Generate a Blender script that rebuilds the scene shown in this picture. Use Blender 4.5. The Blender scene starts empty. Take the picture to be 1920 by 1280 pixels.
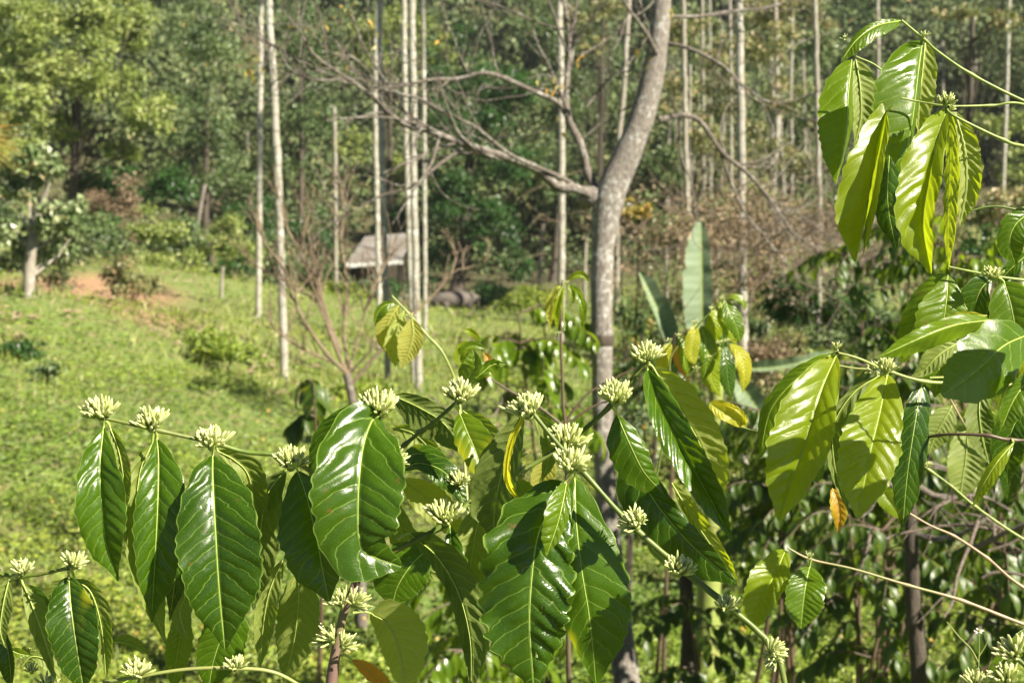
import bpy, math, random
import numpy as np
from mathutils import Vector

# ------------------------------------------------------------------ camera, sky, sun, exposure
S = bpy.context.scene
FPX = 2637.0                      # focal length in pixels of the 1920 wide photograph
PITCH = math.atan((640-250)/FPX)
CAM = np.array([0.0, 0.0, 5.5])
cd = bpy.data.cameras.new('camera'); cam = bpy.data.objects.new('camera', cd)
S.collection.objects.link(cam); S.camera = cam
cam.location = CAM; cam.rotation_euler = (math.pi/2-PITCH, 0, 0)
cd.sensor_width = 36; cd.lens = FPX/1920*36; cd.clip_start = .05; cd.clip_end = 3000
cd.dof.use_dof = True; cd.dof.focus_distance = 1.72; cd.dof.aperture_fstop = 9.5
SUN = np.array([.66, -.37, .66]); SUN /= np.linalg.norm(SUN)
w = bpy.data.worlds.new('World'); S.world = w; w.use_nodes = True
sk = w.node_tree.nodes.new('ShaderNodeTexSky'); sk.sky_type = 'NISHITA'; sk.sun_disc = False; sk.air_density = .35; sk.dust_density = .15; sk.ozone_density = 1.; sk.altitude = 800
sk.sun_elevation = math.asin(SUN[2]); sk.sun_rotation = math.atan2(SUN[0], SUN[1])
bg = w.node_tree.nodes['Background']; bg.inputs[1].default_value = .05
w.node_tree.links.new(sk.outputs[0], bg.inputs[0])
ld = bpy.data.lights.new('sun', 'SUN'); ld.energy = 5.0; ld.angle = math.radians(.5); ld.color = (1, .92, .75)
lo = bpy.data.objects.new('sun', ld); S.collection.objects.link(lo)
lo.rotation_euler = Vector(SUN).to_track_quat('Z', 'Y').to_euler()
S.view_settings.view_transform = 'Standard'; S.view_settings.look = 'None'
S.view_settings.exposure = 1.45; S.view_settings.gamma = 1
S.cycles.max_bounces = 6; S.cycles.diffuse_bounces = 2; S.cycles.glossy_bounces = 2
S.cycles.transmission_bounces = 4; S.cycles.transparent_max_bounces = 4
S.cycles.use_denoising = True; S.cycles.sample_clamp_indirect = 6
S.cycles.caustics_reflective = False; S.cycles.caustics_refractive = False

FW = np.array([0, math.cos(PITCH), -math.sin(PITCH)]); UP = np.array([0, math.sin(PITCH), math.cos(PITCH)]); RT = np.array([1., 0, 0])
def P(px, py, D):
    "point at a distance D in front of the camera, seen at a pixel of the photograph"
    px = np.asarray(px, float); py = np.asarray(py, float); D = np.asarray(D, float)
    return CAM + D[..., None]*(FW + ((px-960)/FPX)[..., None]*RT + ((640-py)/FPX)[..., None]*UP)

# ------------------------------------------------------------------ mesh helpers
C = S.collection
ORI = {}
def empty(name, loc, label, cat, group=None):
    o = bpy.data.objects.new(name, None); C.objects.link(o); o.location = [float(v) for v in loc]
    o['label'] = label; o['category'] = cat
    if group: o['group'] = group
    o.empty_display_size = .1
    ORI[o.name] = np.array(loc, float)
    return o
class MB:
    def __init__(s): s.V = []; s.F = []; s.UV = []; s.U2 = []; s.R = []; s.n = 0
    def add(s, V, F, uv=None, u2=None, r=.5):
        V = np.asarray(V, np.float32); F = np.asarray(F, np.int32)
        s.V.append(V); s.F.append(F+s.n); k = len(V); s.n += k
        s.UV.append(np.zeros((k, 2), np.float32) if uv is None else np.asarray(uv, np.float32))
        s.U2.append(np.ones((k, 2), np.float32)*.25 if u2 is None else np.asarray(u2, np.float32))
        s.R.append(np.full(k, r, np.float32) if np.isscalar(r) else np.asarray(r, np.float32))
    def build(s, name, mat, parent=None, smooth=True, label=None):
        V = np.concatenate(s.V); base = ORI[parent.name] if parent else np.zeros(3)
        me = bpy.data.meshes.new(name)
        me.vertices.add(len(V)); me.vertices.foreach_set('co', (V-base).astype(np.float32).ravel())
        L = np.concatenate([f.ravel() for f in s.F]); cnt = np.concatenate([np.full(len(f), f.shape[1], np.int32) for f in s.F])
        st = np.concatenate([[0], np.cumsum(cnt)[:-1]]).astype(np.int32)
        me.loops.add(len(L)); me.loops.foreach_set('vertex_index', L.astype(np.int32))
        me.polygons.add(len(cnt)); me.polygons.foreach_set('loop_start', st)
        try: me.polygons.foreach_set('loop_total', cnt)
        except Exception: pass
        me.polygons.foreach_set('use_smooth', np.full(len(cnt), smooth))
        uv = me.uv_layers.new(name='uv'); uv.data.foreach_set('uv', np.concatenate(s.UV)[L].ravel())
        u2 = me.uv_layers.new(name='vein'); u2.data.foreach_set('uv', np.concatenate(s.U2)[L].ravel())
        a = me.attributes.new('rnd', 'FLOAT', 'POINT'); a.data.foreach_set('value', np.concatenate(s.R))
        me.materials.append(mat); me.update(calc_edges=True); me.validate()
        o = bpy.data.objects.new(name, me); C.objects.link(o)
        if parent: o.parent = parent; ORI[o.name] = base
        else: ORI[o.name] = base
        if label: o['label'] = label
        return o
def tag(o, label=None, cat=None, group=None, kind=None):
    for k, v in (('label', label), ('category', cat), ('group', group), ('kind', kind)):
        if v: o[k] = v
    return o
def spline(pts, n):
    "Catmull-Rom through pts, n samples"
    p = np.asarray(pts, float)
    if len(p) == 2: return p[0]+(p[1]-p[0])*np.linspace(0, 1, n)[:, None]
    p = np.vstack([2*p[0]-p[1], p, 2*p[-1]-p[-2]])
    d = np.linalg.norm(np.diff(p[1:-1], axis=0), axis=1); c = np.concatenate([[0], np.cumsum(d)])
    out = []
    for t in np.linspace(0, c[-1], n):
        i = min(np.searchsorted(c, t, 'right')-1, len(d)-1); u = (t-c[i])/max(d[i], 1e-9)
        a, b, e, f = p[i:i+4]
        out.append(.5*((2*b)+(-a+e)*u+(2*a-5*b+4*e-f)*u*u+(-a+3*b-3*e+f)*u**3))
    return np.array(out)
def tube(mb, pts, rad, n=8, cap=True, r=.5):
    p = np.asarray(pts, float); m = len(p); rad = np.broadcast_to(np.asarray(rad, float), (m,))
    t = np.gradient(p, axis=0); t /= np.linalg.norm(t, axis=1)[:, None]+1e-12
    a = np.array([.13, .27, .95]) if abs(t[0][2]) < .9 else np.array([1., .1, 0])
    s = np.cross(t, a); s /= np.linalg.norm(s, axis=1)[:, None]+1e-12; q = np.cross(t, s)
    an = np.linspace(0, 2*math.pi, n, endpoint=False)
    V = p[:, None]+rad[:, None, None]*(s[:, None]*np.cos(an)[None, :, None]+q[:, None]*np.sin(an)[None, :, None])
    i = np.arange(m-1)[:, None]*n; j = np.arange(n)[None]; k = (j+1) % n
    F = np.stack([i+j, i+k, i+n+k, i+n+j], -1).reshape(-1, 4)
    L = np.concatenate([[0], np.cumsum(np.linalg.norm(np.diff(p, axis=0), axis=1))])
    uv = np.stack([np.tile(np.arange(n)/n, m), np.repeat(L, n)], 1)
    mb.add(V.reshape(-1, 3), F, uv, r=r)
    if cap:
        for e in (0, m-1):
            mb.add(np.vstack([V[e], p[e:e+1]]), [[x, (x+1) % n, n] if e else [(x+1) % n, x, n] for x in range(n)], r=r)
def limb(mb, pix, r0, r1, n=24, sides=8, wob=0, seed=0, flare=0):
    "a tapering limb; pix = [(px,py,D),...] and radii in metres"
    q = spline(np.array([P(a, b, d) for a, b, d in pix]), n)
    R = np.linspace(r0, r1, n)
    if wob: R = R*(1+wob*np.random.default_rng(seed).normal(size=n))
    if flare: R[0] *= 1+flare
    tube(mb, q, R, sides); return q

# ------------------------------------------------------------------ materials
def mat(name):
    m = bpy.data.materials.new(name); m.use_nodes = True; nt = m.node_tree
    b = nt.nodes['Principled BSDF']; return m, nt, b, nt.nodes.new, nt.links.new
def node(nt, t, **k):
    n = nt.nodes.new(t)
    for a, v in k.items(): setattr(n, a, v)
    return n
def mth(nt, op, a, b=None, c=None):
    n = node(nt, 'ShaderNodeMath', operation=op)
    for i, v in enumerate((a, b, c)):
        if v is None: continue
        if isinstance(v, (int, float)): n.inputs[i].default_value = v
        else: nt.links.new(v, n.inputs[i])
    return n.outputs[0]
def mixc(nt, f, a, b):
    n = node(nt, 'ShaderNodeMix', data_type='RGBA')
    for i, v in ((0, f), (6, a), (7, b)):
        if isinstance(v, (int, float)): n.inputs[i].default_value = v
        elif isinstance(v, tuple): n.inputs[i].default_value = (*v, 1)
        else: nt.links.new(v, n.inputs[i])
    return n.outputs[2]
def noise(nt, scale, vec=None, detail=4, rough=.55):
    n = node(nt, 'ShaderNodeTexNoise'); n.inputs['Scale'].default_value = scale
    n.inputs['Detail'].default_value = detail; n.inputs['Roughness'].default_value = rough
    if vec is not None: nt.links.new(vec, n.inputs['Vector'])
    return n.outputs[0]
def ramp(nt, v, lo, hi, a=0., b=1.):
    n = node(nt, 'ShaderNodeMapRange'); n.inputs[1].default_value = lo; n.inputs[2].default_value = hi
    n.inputs[3].default_value = a; n.inputs[4].default_value = b; nt.links.new(v, n.inputs[0]); return n.outputs[0]
def objco(nt): return node(nt, 'ShaderNodeTexCoord').outputs['Object']

def leaf_mat(name, top, top2, under, vein, vein_u, trans, gloss=.3, tw=.3, spots=.1, warm=None):
    m, nt, b, N, L = mat(name)
    uv = node(nt, 'ShaderNodeUVMap', uv_map='uv'); vv = node(nt, 'ShaderNodeUVMap', uv_map='vein')
    su = node(nt, 'ShaderNodeSeparateXYZ'); L(uv.outputs[0], su.inputs[0])
    sv = node(nt, 'ShaderNodeSeparateXYZ'); L(vv.outputs[0], sv.inputs[0])
    u = mth(nt, 'ABSOLUTE', mth(nt, 'SUBTRACT', mth(nt, 'MULTIPLY', su.outputs[0], 2.), 1.))
    d = mth(nt, 'PINGPONG', sv.outputs[0], .5)
    lat = ramp(nt, d, .0, .055, 1, 0)
    lat = mth(nt, 'MULTIPLY', lat, ramp(nt, u, .8, .97, 1, 0))
    mid = ramp(nt, mth(nt, 'MULTIPLY', u, sv.outputs[1]), .012, .032, 1, 0)
    edge = ramp(nt, u, .965, .99, 0, .8)
    lines = mth(nt, 'MAXIMUM', mth(nt, 'MULTIPLY', lat, .7), mth(nt, 'MAXIMUM', mid, edge))
    at = node(nt, 'ShaderNodeAttribute', attribute_name='rnd'); co = objco(nt)
    n1 = noise(nt, 22, co, 5); n2 = noise(nt, 150, co, 3); n3 = noise(nt, 60, co, 6, .7)
    # fine netting of small veins
    vo = node(nt, 'ShaderNodeTexVoronoi', feature='DISTANCE_TO_EDGE'); vo.inputs['Scale'].default_value = 330; L(co, vo.inputs['Vector'])
    net = ramp(nt, vo.outputs[0], 0, .08, .16, 0)
    k = mth(nt, 'ADD', mth(nt, 'MULTIPLY', at.outputs['Fac'], .6), mth(nt, 'MULTIPLY', n1, .5))
    c = mixc(nt, ramp(nt, k, .25, .85), top, top2)
    c = mixc(nt, mth(nt, 'MULTIPLY', ramp(nt, noise(nt, 9, co, 2), .635, .70), ramp(nt, u, .3, .8, .15, .75)), c, tuple(min(.3, x*2.2+.05) if i < 2 else .005 for i, x in enumerate((top2[1], top2[1], 0))))
    if warm: c = mixc(nt, ramp(nt, noise(nt, 14, co, 3), .58, .72, 0, .8), c, warm)
    # paler dust flecks and a few brown blemishes, true marks on the leaf
    c = mixc(nt, ramp(nt, n2, .70, .80, 0, .12), c, (.35, .38, .16))
    c = mixc(nt, net, c, vein)
    ct = mixc(nt, lines, c, vein)
    cu = mixc(nt, ramp(nt, n1, .35, .7), under, tuple(x*.78 for x in under))
    cu = mixc(nt, mth(nt, 'MAXIMUM', mth(nt, 'MULTIPLY', lat, .9), mth(nt, 'MAXIMUM', mid, mth(nt, 'MULTIPLY', net, .8))), cu, vein_u)
    geo = node(nt, 'ShaderNodeNewGeometry')
    col = mixc(nt, geo.outputs['Backfacing'], ct, cu)
    if spots: col = mixc(nt, mth(nt, 'MULTIPLY', ramp(nt, n3, .63, .665, 0, .9), ramp(nt, n1, .50, .55)), col, (.13, .065, .02))
    L(col, b.inputs['Base Color'])
    rg = mth(nt, 'ADD', mth(nt, 'MULTIPLY', geo.outputs['Backfacing'], .3), ramp(nt, n1, .3, .7, gloss-.04, gloss+.1))
    L(rg, b.inputs['Roughness']); b.inputs['Specular IOR Level'].default_value = .42
    bp = node(nt, 'ShaderNodeBump'); bp.inputs['Strength'].default_value = .25; bp.inputs['Distance'].default_value = .0016
    h = mth(nt, 'ADD', mth(nt, 'MULTIPLY', lines, -.6), mth(nt, 'ADD', mth(nt, 'MULTIPLY', n3, .22), mth(nt, 'ADD', mth(nt, 'MULTIPLY', net, -.5), mth(nt, 'MULTIPLY', n1, 2.2))))
    L(mth(nt, 'ADD', h, mth(nt, 'MULTIPLY', mth(nt, 'MULTIPLY', lines, geo.outputs['Backfacing']), 4.)), bp.inputs['Height']); L(bp.outputs[0], b.inputs['Normal'])
    t = node(nt, 'ShaderNodeBsdfTranslucent'); L(bp.outputs[0], t.inputs['Normal'])
    tc = mixc(nt, mth(nt, 'MULTIPLY', lines, .6), mixc(nt, ramp(nt, k, .2, .9), trans, tuple(min(1, x*1.25) for x in trans)), tuple(x*.6 for x in trans))
    L(tc, t.inputs[0])
    ms = node(nt, 'ShaderNodeMixShader'); ms.inputs[0].default_value = tw
    L(b.outputs[0], ms.inputs[1]); L(t.outputs[0], ms.inputs[2]); L(ms.outputs[0], nt.nodes['Material Output'].inputs[0])
    return m
M = {}
M['leaf_dark'] = leaf_mat('mature leaf', (.014, .044, .001), (.047, .102, .002), (.12, .16, .028), (.20, .30, .05), (.30, .36, .10), (.20, .36, .01), .24, .22)  # underside colour darkened to stand in for shade, as many undersides hang shaded
M['leaf_mid'] = leaf_mat('half mature leaf', (.050, .105, .001), (.090, .145, .003), (.19, .235, .045), (.26, .36, .06), (.44, .50, .18), (.34, .50, .015), .25, .32)  # its paler underside colour stands in for undersides lit by the sun
M['leaf_young'] = leaf_mat('young leaf', (.11, .165, .002), (.17, .215, .004), (.29, .33, .075), (.34, .44, .08), (.60, .64, .28), (.55, .66, .015), .27, .42)
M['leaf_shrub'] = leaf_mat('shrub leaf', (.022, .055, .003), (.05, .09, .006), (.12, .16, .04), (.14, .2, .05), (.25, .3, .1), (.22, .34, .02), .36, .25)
M['leaf_yellow'] = leaf_mat('yellowing leaf', (.30, .34, .02), (.42, .40, .03), (.38, .38, .08), (.5, .5, .12), (.5, .5, .2), (.85, .75, .03), .35, .55, warm=(.40, .30, .02))
M['leaf_orange'] = leaf_mat('orange leaf', (.45, .24, .02), (.5, .17, .02), (.45, .28, .06), (.5, .38, .1), (.5, .38, .15), (.8, .4, .03), .38, .4, warm=(.25, .28, .02))

def foliage_mat(name, cols, gloss=.45, tw=.14, trans=None):
    "leaf-by-leaf colour from the random value stored on each leaf"
    m, nt, b, N, L = mat(name)
    at = node(nt, 'ShaderNodeAttribute', attribute_name='rnd')
    cr = node(nt, 'ShaderNodeValToRGB'); e = cr.color_ramp.elements
    while len(e) < len(cols): e.new(.5)
    for i, (p, c) in enumerate(cols): e[i].position = p; e[i].color = (*c, 1)
    L(at.outputs['Fac'], cr.inputs[0]); L(cr.outputs[0], b.inputs['Base Color'])
    b.inputs['Roughness'].default_value = gloss; b.inputs['Specular IOR Level'].default_value = .5
    t = node(nt, 'ShaderNodeBsdfTranslucent')
    g = mixc(nt, .6, cr.outputs[0], trans or (.35, .5, .05)); L(g, t.inputs[0])
    ms = node(nt, 'ShaderNodeMixShader'); ms.inputs[0].default_value = tw
    L(b.outputs[0], ms.inputs[1]); L(t.outputs[0], ms.inputs[2]); L(ms.outputs[0], nt.nodes['Material Output'].inputs[0])
    return m
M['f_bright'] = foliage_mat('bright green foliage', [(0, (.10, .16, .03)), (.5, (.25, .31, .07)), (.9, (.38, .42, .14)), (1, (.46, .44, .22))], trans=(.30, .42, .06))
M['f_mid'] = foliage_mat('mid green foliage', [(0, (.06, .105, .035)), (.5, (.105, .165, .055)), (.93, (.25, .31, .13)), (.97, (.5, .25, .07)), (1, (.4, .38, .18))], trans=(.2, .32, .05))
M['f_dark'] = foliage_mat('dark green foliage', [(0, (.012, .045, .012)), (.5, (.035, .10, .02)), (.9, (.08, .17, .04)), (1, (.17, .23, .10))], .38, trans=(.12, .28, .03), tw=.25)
M['f_olive'] = foliage_mat('olive and brown foliage', [(0, (.09, .11, .035)), (.35, (.20, .22, .08)), (.7, (.32, .32, .14)), (.85, (.42, .27, .14)), (1, (.55, .47, .28))], trans=(.3, .36, .08))
M['f_pale'] = foliage_mat('pale glossy foliage', [(0, (.09, .14, .05)), (.5, (.18, .24, .10)), (.85, (.34, .38, .20)), (1, (.5, .34, .18))], .35, trans=(.3, .36, .1))
M['f_far'] = foliage_mat('distant forest foliage', [(0, (.045, .08, .025)), (.5, (.105, .15, .05)), (.85, (.22, .26, .10)), (1, (.34, .30, .15))], .6, trans=(.2, .28, .07))
M['f_weed'] = foliage_mat('weed leaves', [(0, (.10, .18, .022)), (.45, (.225, .31, .04)), (.85, (.38, .42, .07)), (.96, (.42, .43, .11)), (1, (.5, .42, .25))], .5, trans=(.4, .55, .05), tw=.3)
M['f_grass'] = foliage_mat('grass blades', [(0, (.15, .22, .035)), (.5, (.29, .34, .08)), (.75, (.38, .40, .15)), (1, (.52, .42, .26))], .5, trans=(.4, .5, .1))
M['f_dry'] = foliage_mat('dry brown leaves', [(0, (.15, .105, .06)), (.6, (.27, .20, .125)), (1, (.40, .32, .21))], .8, trans=(.3, .2, .1), tw=.15)
M['f_coffee'] = foliage_mat('coffee shrub leaves', [(0, (.03, .08, .01)), (.5, (.06, .13, .015)), (.85, (.08, .16, .03)), (1, (.2, .24, .05))], .3, trans=(.25, .42, .04), tw=.28)
M['f_gold'] = foliage_mat('yellow and orange leaves', [(0, (.25, .24, .05)), (.6, (.36, .28, .06)), (1, (.55, .32, .06))], .5, trans=(.7, .5, .05))

def bark_mat(name, a, b_, c, sc=14, bands=0, lich=.5, rough=.85):
    m, nt, b, N, L = mat(name)
    co = objco(nt); n1 = noise(nt, sc, co, 8, .7); n2 = noise(nt, sc*.28, co, 4)
    mp = node(nt, 'ShaderNodeMapping'); mp.inputs['Scale'].default_value = (1, 1, .35 if not bands else 3); L(co, mp.inputs[0])
    n3 = noise(nt, sc*2.2, mp.outputs[0], 6, .7)
    col = mixc(nt, ramp(nt, n3, .35, .65), a, b_)
    col = mixc(nt, mth(nt, 'MULTIPLY', ramp(nt, n1, .5, .58), ramp(nt, n2, .62-lich*.3, .74-lich*.3)), col, c)
    h = n3
    if bands:
        sx = node(nt, 'ShaderNodeSeparateXYZ'); L(co, sx.inputs[0])
        z = mth(nt, 'ADD', mth(nt, 'MULTIPLY', sx.outputs[2], bands), mth(nt, 'MULTIPLY', n2, 1.6))
        r = ramp(nt, mth(nt, 'PINGPONG', z, .5), 0, .09, .8, 0)
        col = mixc(nt, r, col, tuple(x*.45 for x in a))
        col = mixc(nt, ramp(nt, noise(nt, sc*.6, co, 5, .7), .56, .66, 0, .6), col, (.17, .15, .11))
    L(col, b.inputs['Base Color']); b.inputs['Roughness'].default_value = rough
    bp = node(nt, 'ShaderNodeBump'); bp.inputs['Strength'].default_value = .9; bp.inputs['Distance'].default_value = .02
    L(mth(nt, 'ADD', h, mth(nt, 'MULTIPLY', n1, .6)), bp.inputs['Height']); L(bp.outputs[0], b.inputs['Normal'])
    return m
M['bark'] = bark_mat('lichened grey brown bark', (.13, .11, .095), (.30, .265, .23), (.45, .44, .41), 26, lich=.65)
M['bark_limb'] = bark_mat('grey limb bark', (.10, .082, .068), (.23, .195, .165), (.42, .40, .36), 26, lich=.5)
M['bark_dark'] = bark_mat('dark bark', (.05, .038, .028), (.10, .08, .06), (.16, .15, .12), 10, lich=.1)
M['areca'] = bark_mat('pale ringed palm bark', (.30, .275, .225), (.42, .40, .34), (.56, .55, .50), 9, bands=3.2, lich=.5)
M['pale_bark'] = bark_mat('pale smooth bark', (.22, .19, .15), (.34, .31, .26), (.44, .42, .38), 8, lich=.6)
M['dry_wood'] = bark_mat('dry tan twigs', (.17, .125, .085), (.30, .225, .15), (.36, .30, .23), 30, lich=.2)
M['grey_twig'] = bark_mat('grey brown twigs', (.15, .11, .085), (.28, .22, .18), (.36, .31, .26), 40, lich=.3)

def stem_mat(name, a, b_, sc=60):
    m, nt, b, N, L = mat(name); co = objco(nt); n = noise(nt, sc, co, 5, .6); n2 = noise(nt, 9, co, 2)
    L(mixc(nt, ramp(nt, n2, .45, .6), mixc(nt, ramp(nt, n, .4, .65), a, tuple(x*1.5 for x in a)), b_), b.inputs['Base Color'])
    b.inputs['Roughness'].default_value = .45
    bp = node(nt, 'ShaderNodeBump'); bp.inputs['Strength'].default_value = .3; bp.inputs['Distance'].default_value = .002
    L(n, bp.inputs['Height']); L(bp.outputs[0], b.inputs['Normal']); return m
M['stem_green'] = stem_mat('green young stem', (.085, .125, .018), (.14, .17, .035))
M['stem_olive'] = stem_mat('yellow green stem', (.20, .25, .06), (.27, .29, .09))
M['stem_purple'] = stem_mat('purplish green upright stem', (.20, .22, .08), (.17, .10, .085))
M['stem_brown'] = stem_mat('brown woody stem', (.09, .06, .04), (.13, .095, .065))
M['stem_tan'] = stem_mat('tan woody stem', (.30, .21, .13), (.26, .25, .10))
M['rib'] = stem_mat('yellow green leaf rib', (.36, .45, .10), (.42, .50, .13), 120)
M['rib_dark'] = stem_mat('green leaf rib', (.17, .28, .05), (.22, .33, .07), 120)

def bud_mat():
    m, nt, b, N, L = mat('cream flower buds'); uv = node(nt, 'ShaderNodeUVMap', uv_map='uv')
    s = node(nt, 'ShaderNodeSeparateXYZ'); L(uv.outputs[0], s.inputs[0])
    at = node(nt, 'ShaderNodeAttribute', attribute_name='rnd')
    c = mixc(nt, ramp(nt, s.outputs[1], .0, .75), (.24, .32, .05), mixc(nt, at.outputs['Fac'], (.76, .77, .42), (.54, .61, .20)))
    c = mixc(nt, ramp(nt, s.outputs[1], .0, .1, .9, 0), c, (.10, .06, .02))
    L(c, b.inputs['Base Color']); b.inputs['Roughness'].default_value = .5
    b.inputs['Subsurface Weight'].default_value = 0
    t = node(nt, 'ShaderNodeBsdfTranslucent'); L(c, t.inputs[0]); ms = node(nt, 'ShaderNodeMixShader'); ms.inputs[0].default_value = .2
    L(b.outputs[0], ms.inputs[1]); L(t.outputs[0], ms.inputs[2]); L(ms.outputs[0], nt.nodes['Material Output'].inputs[0])
    return m
M['bud'] = bud_mat()

# ------------------------------------------------------------------ terrain
CTRL = [(100,1280,12.5),(700,1280,12),(1200,1300,11.5),(1800,1300,11),(100,900,17),(600,900,18),(1200,900,20),(1800,1000,18),
 (50,530,28),(534,730,28),(728,725,28),(785,735,27.5),(485,600,38),(797,640,36),(1050,655,33),(1393,1073,18),(1250,620,42),(1700,600,45),
 (855,603,65),(600,530,75),(1010,540,75),(300,500,52),(150,490,44),(-200,480,40),(-300,620,28),(710,492,98),(1300,560,60),(1300,450,90),
 (2100,560,50),(2200,1100,16),(-400,1200,13),(1640,400,80),(200,300,95),(600,330,130),(1000,350,130),(1500,300,120),(1900,260,120),
 (200,-150,170),(1000,-120,220),(1800,-60,240),(-600,0,150),(2600,0,200)]
CP = np.array([P(*c) for c in CTRL]+[(0,0,3.9),(-6,0,3.7),(6,0,4.3),(0,-12,5),(-30,0,5),(30,0,4),(-25,15,4.2),(25,12,3.2)])
def tps(r2): return .5*r2*np.log(r2+1e-9)
_n = len(CP); K = tps(((CP[:, None, :2]-CP[None, :, :2])**2).sum(-1))+np.eye(_n)*8.
Q = np.hstack([np.ones((_n, 1)), CP[:, :2]]); A_ = np.block([[K, Q], [Q.T, np.zeros((3, 3))]])
WT = np.linalg.solve(A_, np.concatenate([CP[:, 2], np.zeros(3)]))
def ground(x, y):
    x = np.atleast_1d(np.asarray(x, float)); y = np.atleast_1d(np.asarray(y, float)); out = np.zeros(x.shape)
    for i in range(0, len(x), 20000):
        a = x[i:i+20000]; b = y[i:i+20000]
        r = (a[:, None]-CP[None, :, 0])**2+(b[:, None]-CP[None, :, 1])**2
        out[i:i+20000] = tps(r)@WT[:_n]+WT[_n]+WT[_n+1]*a+WT[_n+2]*b
    out = out+.05*np.sin(x*1.7+y*.6)*np.cos(y*1.3)+.03*np.sin(x*4.1)*np.sin(y*3.3+x)+.10*np.sin(x*.8+1.3*np.sin(y*.45))*np.sin(y*.7+x*.3)
    return np.clip(out, -8, 90)
def gz(x, y): return float(ground(x, y)[0])
def foot(px, py, D):
    p = P(px, py, D); return np.array([p[0], p[1], gz(p[0], p[1])])

def build_ground():
    t = np.linspace(-1, 1, 241); xs = np.sign(t)*(np.abs(t)*30+np.abs(t)**4*420)
    t2 = np.linspace(0, 1, 260); ys = -30+t2*95+t2**4*520
    X, Y = np.meshgrid(xs, ys); Z = ground(X.ravel(), Y.ravel())
    V = np.stack([X.ravel(), Y.ravel(), Z], 1); nx, ny = len(xs), len(ys)
    i = np.arange(ny-1)[:, None]*nx; j = np.arange(nx-1)[None]
    F = np.stack([i+j, i+j+1, i+nx+j+1, i+nx+j], -1).reshape(-1, 4)
    m, nt, b, N, L = mat('grassy hillside'); co = objco(nt)
    n1 = noise(nt, .5, co, 6, .65); n2 = noise(nt, 3, co, 6, .7); n3 = noise(nt, 14, co, 5, .7)
    c = mixc(nt, ramp(nt, n3, .35, .65), (.10, .16, .03), (.21, .27, .06))
    c = mixc(nt, ramp(nt, n2, .48, .62, 0, .7), c, (.26, .21, .10))
    s = node(nt, 'ShaderNodeSeparateXYZ'); L(co, s.inputs[0])
    # red earth scar on the left and bare brown earth under the far trees
    def spot(cx, cy, rx, ry):
        a = mth(nt, 'DIVIDE', mth(nt, 'SUBTRACT', s.outputs[0], cx), rx); b2 = mth(nt, 'DIVIDE', mth(nt, 'SUBTRACT', s.outputs[1], cy), ry)
        d = mth(nt, 'SQRT', mth(nt, 'ADD', mth(nt, 'MULTIPLY', a, a), mth(nt, 'MULTIPLY', b2, b2)))
        return ramp(nt, mth(nt, 'ADD', d, mth(nt, 'MULTIPLY', n2, 1.0)), 1.15, 1.6, 1, 0)
    p = P(150, 520, 37); e = spot(float(p[0]), float(p[1]), 2.6, 6.)
    p2 = P(290, 590, 31); e2 = spot(float(p2[0]), float(p2[1]), 1.0, 2.0)
    red = mixc(nt, ramp(nt, n3, .35, .6), (.24, .12, .06), (.46, .29, .17))
    c = mixc(nt, mth(nt, 'MAXIMUM', e, mth(nt, 'MULTIPLY', e2, .7)), c, red)
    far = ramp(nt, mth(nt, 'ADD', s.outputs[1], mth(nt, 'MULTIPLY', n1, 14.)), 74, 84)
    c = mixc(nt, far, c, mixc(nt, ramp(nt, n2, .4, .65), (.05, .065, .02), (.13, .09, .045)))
    L(c, b.inputs['Base Color']); b.inputs['Roughness'].default_value = .95
    bp = node(nt, 'ShaderNodeBump'); bp.inputs['Strength'].default_value = .8; bp.inputs['Distance'].default_value = .08
    L(mth(nt, 'ADD', n3, n2), bp.inputs['Height']); L(bp.outputs[0], b.inputs['Normal'])
    mb = MB(); mb.add(V, F); o = mb.build('ground', m); o['kind'] = 'structure'
build_ground()

# ------------------------------------------------------------------ foliage helpers
def nrm(a): return a/(np.linalg.norm(a, axis=-1, keepdims=True)+1e-9)
def leaflets(mb, c, ax, nm, L, W, r, fold=.25):
    "folded leaf-shaped faces: c centres, ax long axis, nm upper side"
    n = len(c); ax = nrm(ax); sd = nrm(np.cross(ax, nm)); nn = np.cross(sd, ax)
    L = np.broadcast_to(L, (n,))[:, None]; W = np.broadcast_to(W, (n,))[:, None]
    V = np.stack([c-ax*L*.5, c-sd*W*.5+nn*W*fold-ax*L*.05, c+ax*L*.5-nn*L*.12, c+sd*W*.5+nn*W*fold-ax*L*.05], 1)
    b = np.arange(n)[:, None]*4
    F = np.concatenate([b+np.array([[0, 3, 2]]), b+np.array([[0, 2, 1]])], 0)
    mb.add(V.reshape(-1, 3), F, r=np.repeat(r, 4))
def clump_leaves(mb, cen, rad, n, size, g, droop=.3, flat=.75, shade=None, narrow=.55):
    "n leaves through the outer part of one clump"
    d = nrm(g.normal(size=(n, 3))); d[:, 2] = np.where(g.random(n) < .35, np.abs(d[:, 2]), d[:, 2])
    q = g.random(n)**.45
    rr = np.asarray(rad)*np.array([1, 1, flat])
    c = cen+d*q[:, None]*rr*(1+.25*g.normal(size=(n, 1)))
    ax = nrm(d*.7+g.normal(size=(n, 3))*.6+np.array([0, 0, -droop]))
    nm = nrm(d*.5+np.array([0, 0, .9])+g.normal(size=(n, 3))*.45)
    s = size*g.uniform(.6, 1.3, n)
    base = g.random()*.35 if shade is None else shade
    r = np.clip(base+g.random(n)*.65, 0, 1)
    leaflets(mb, c, ax, nm, s, s*narrow, r)
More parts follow.
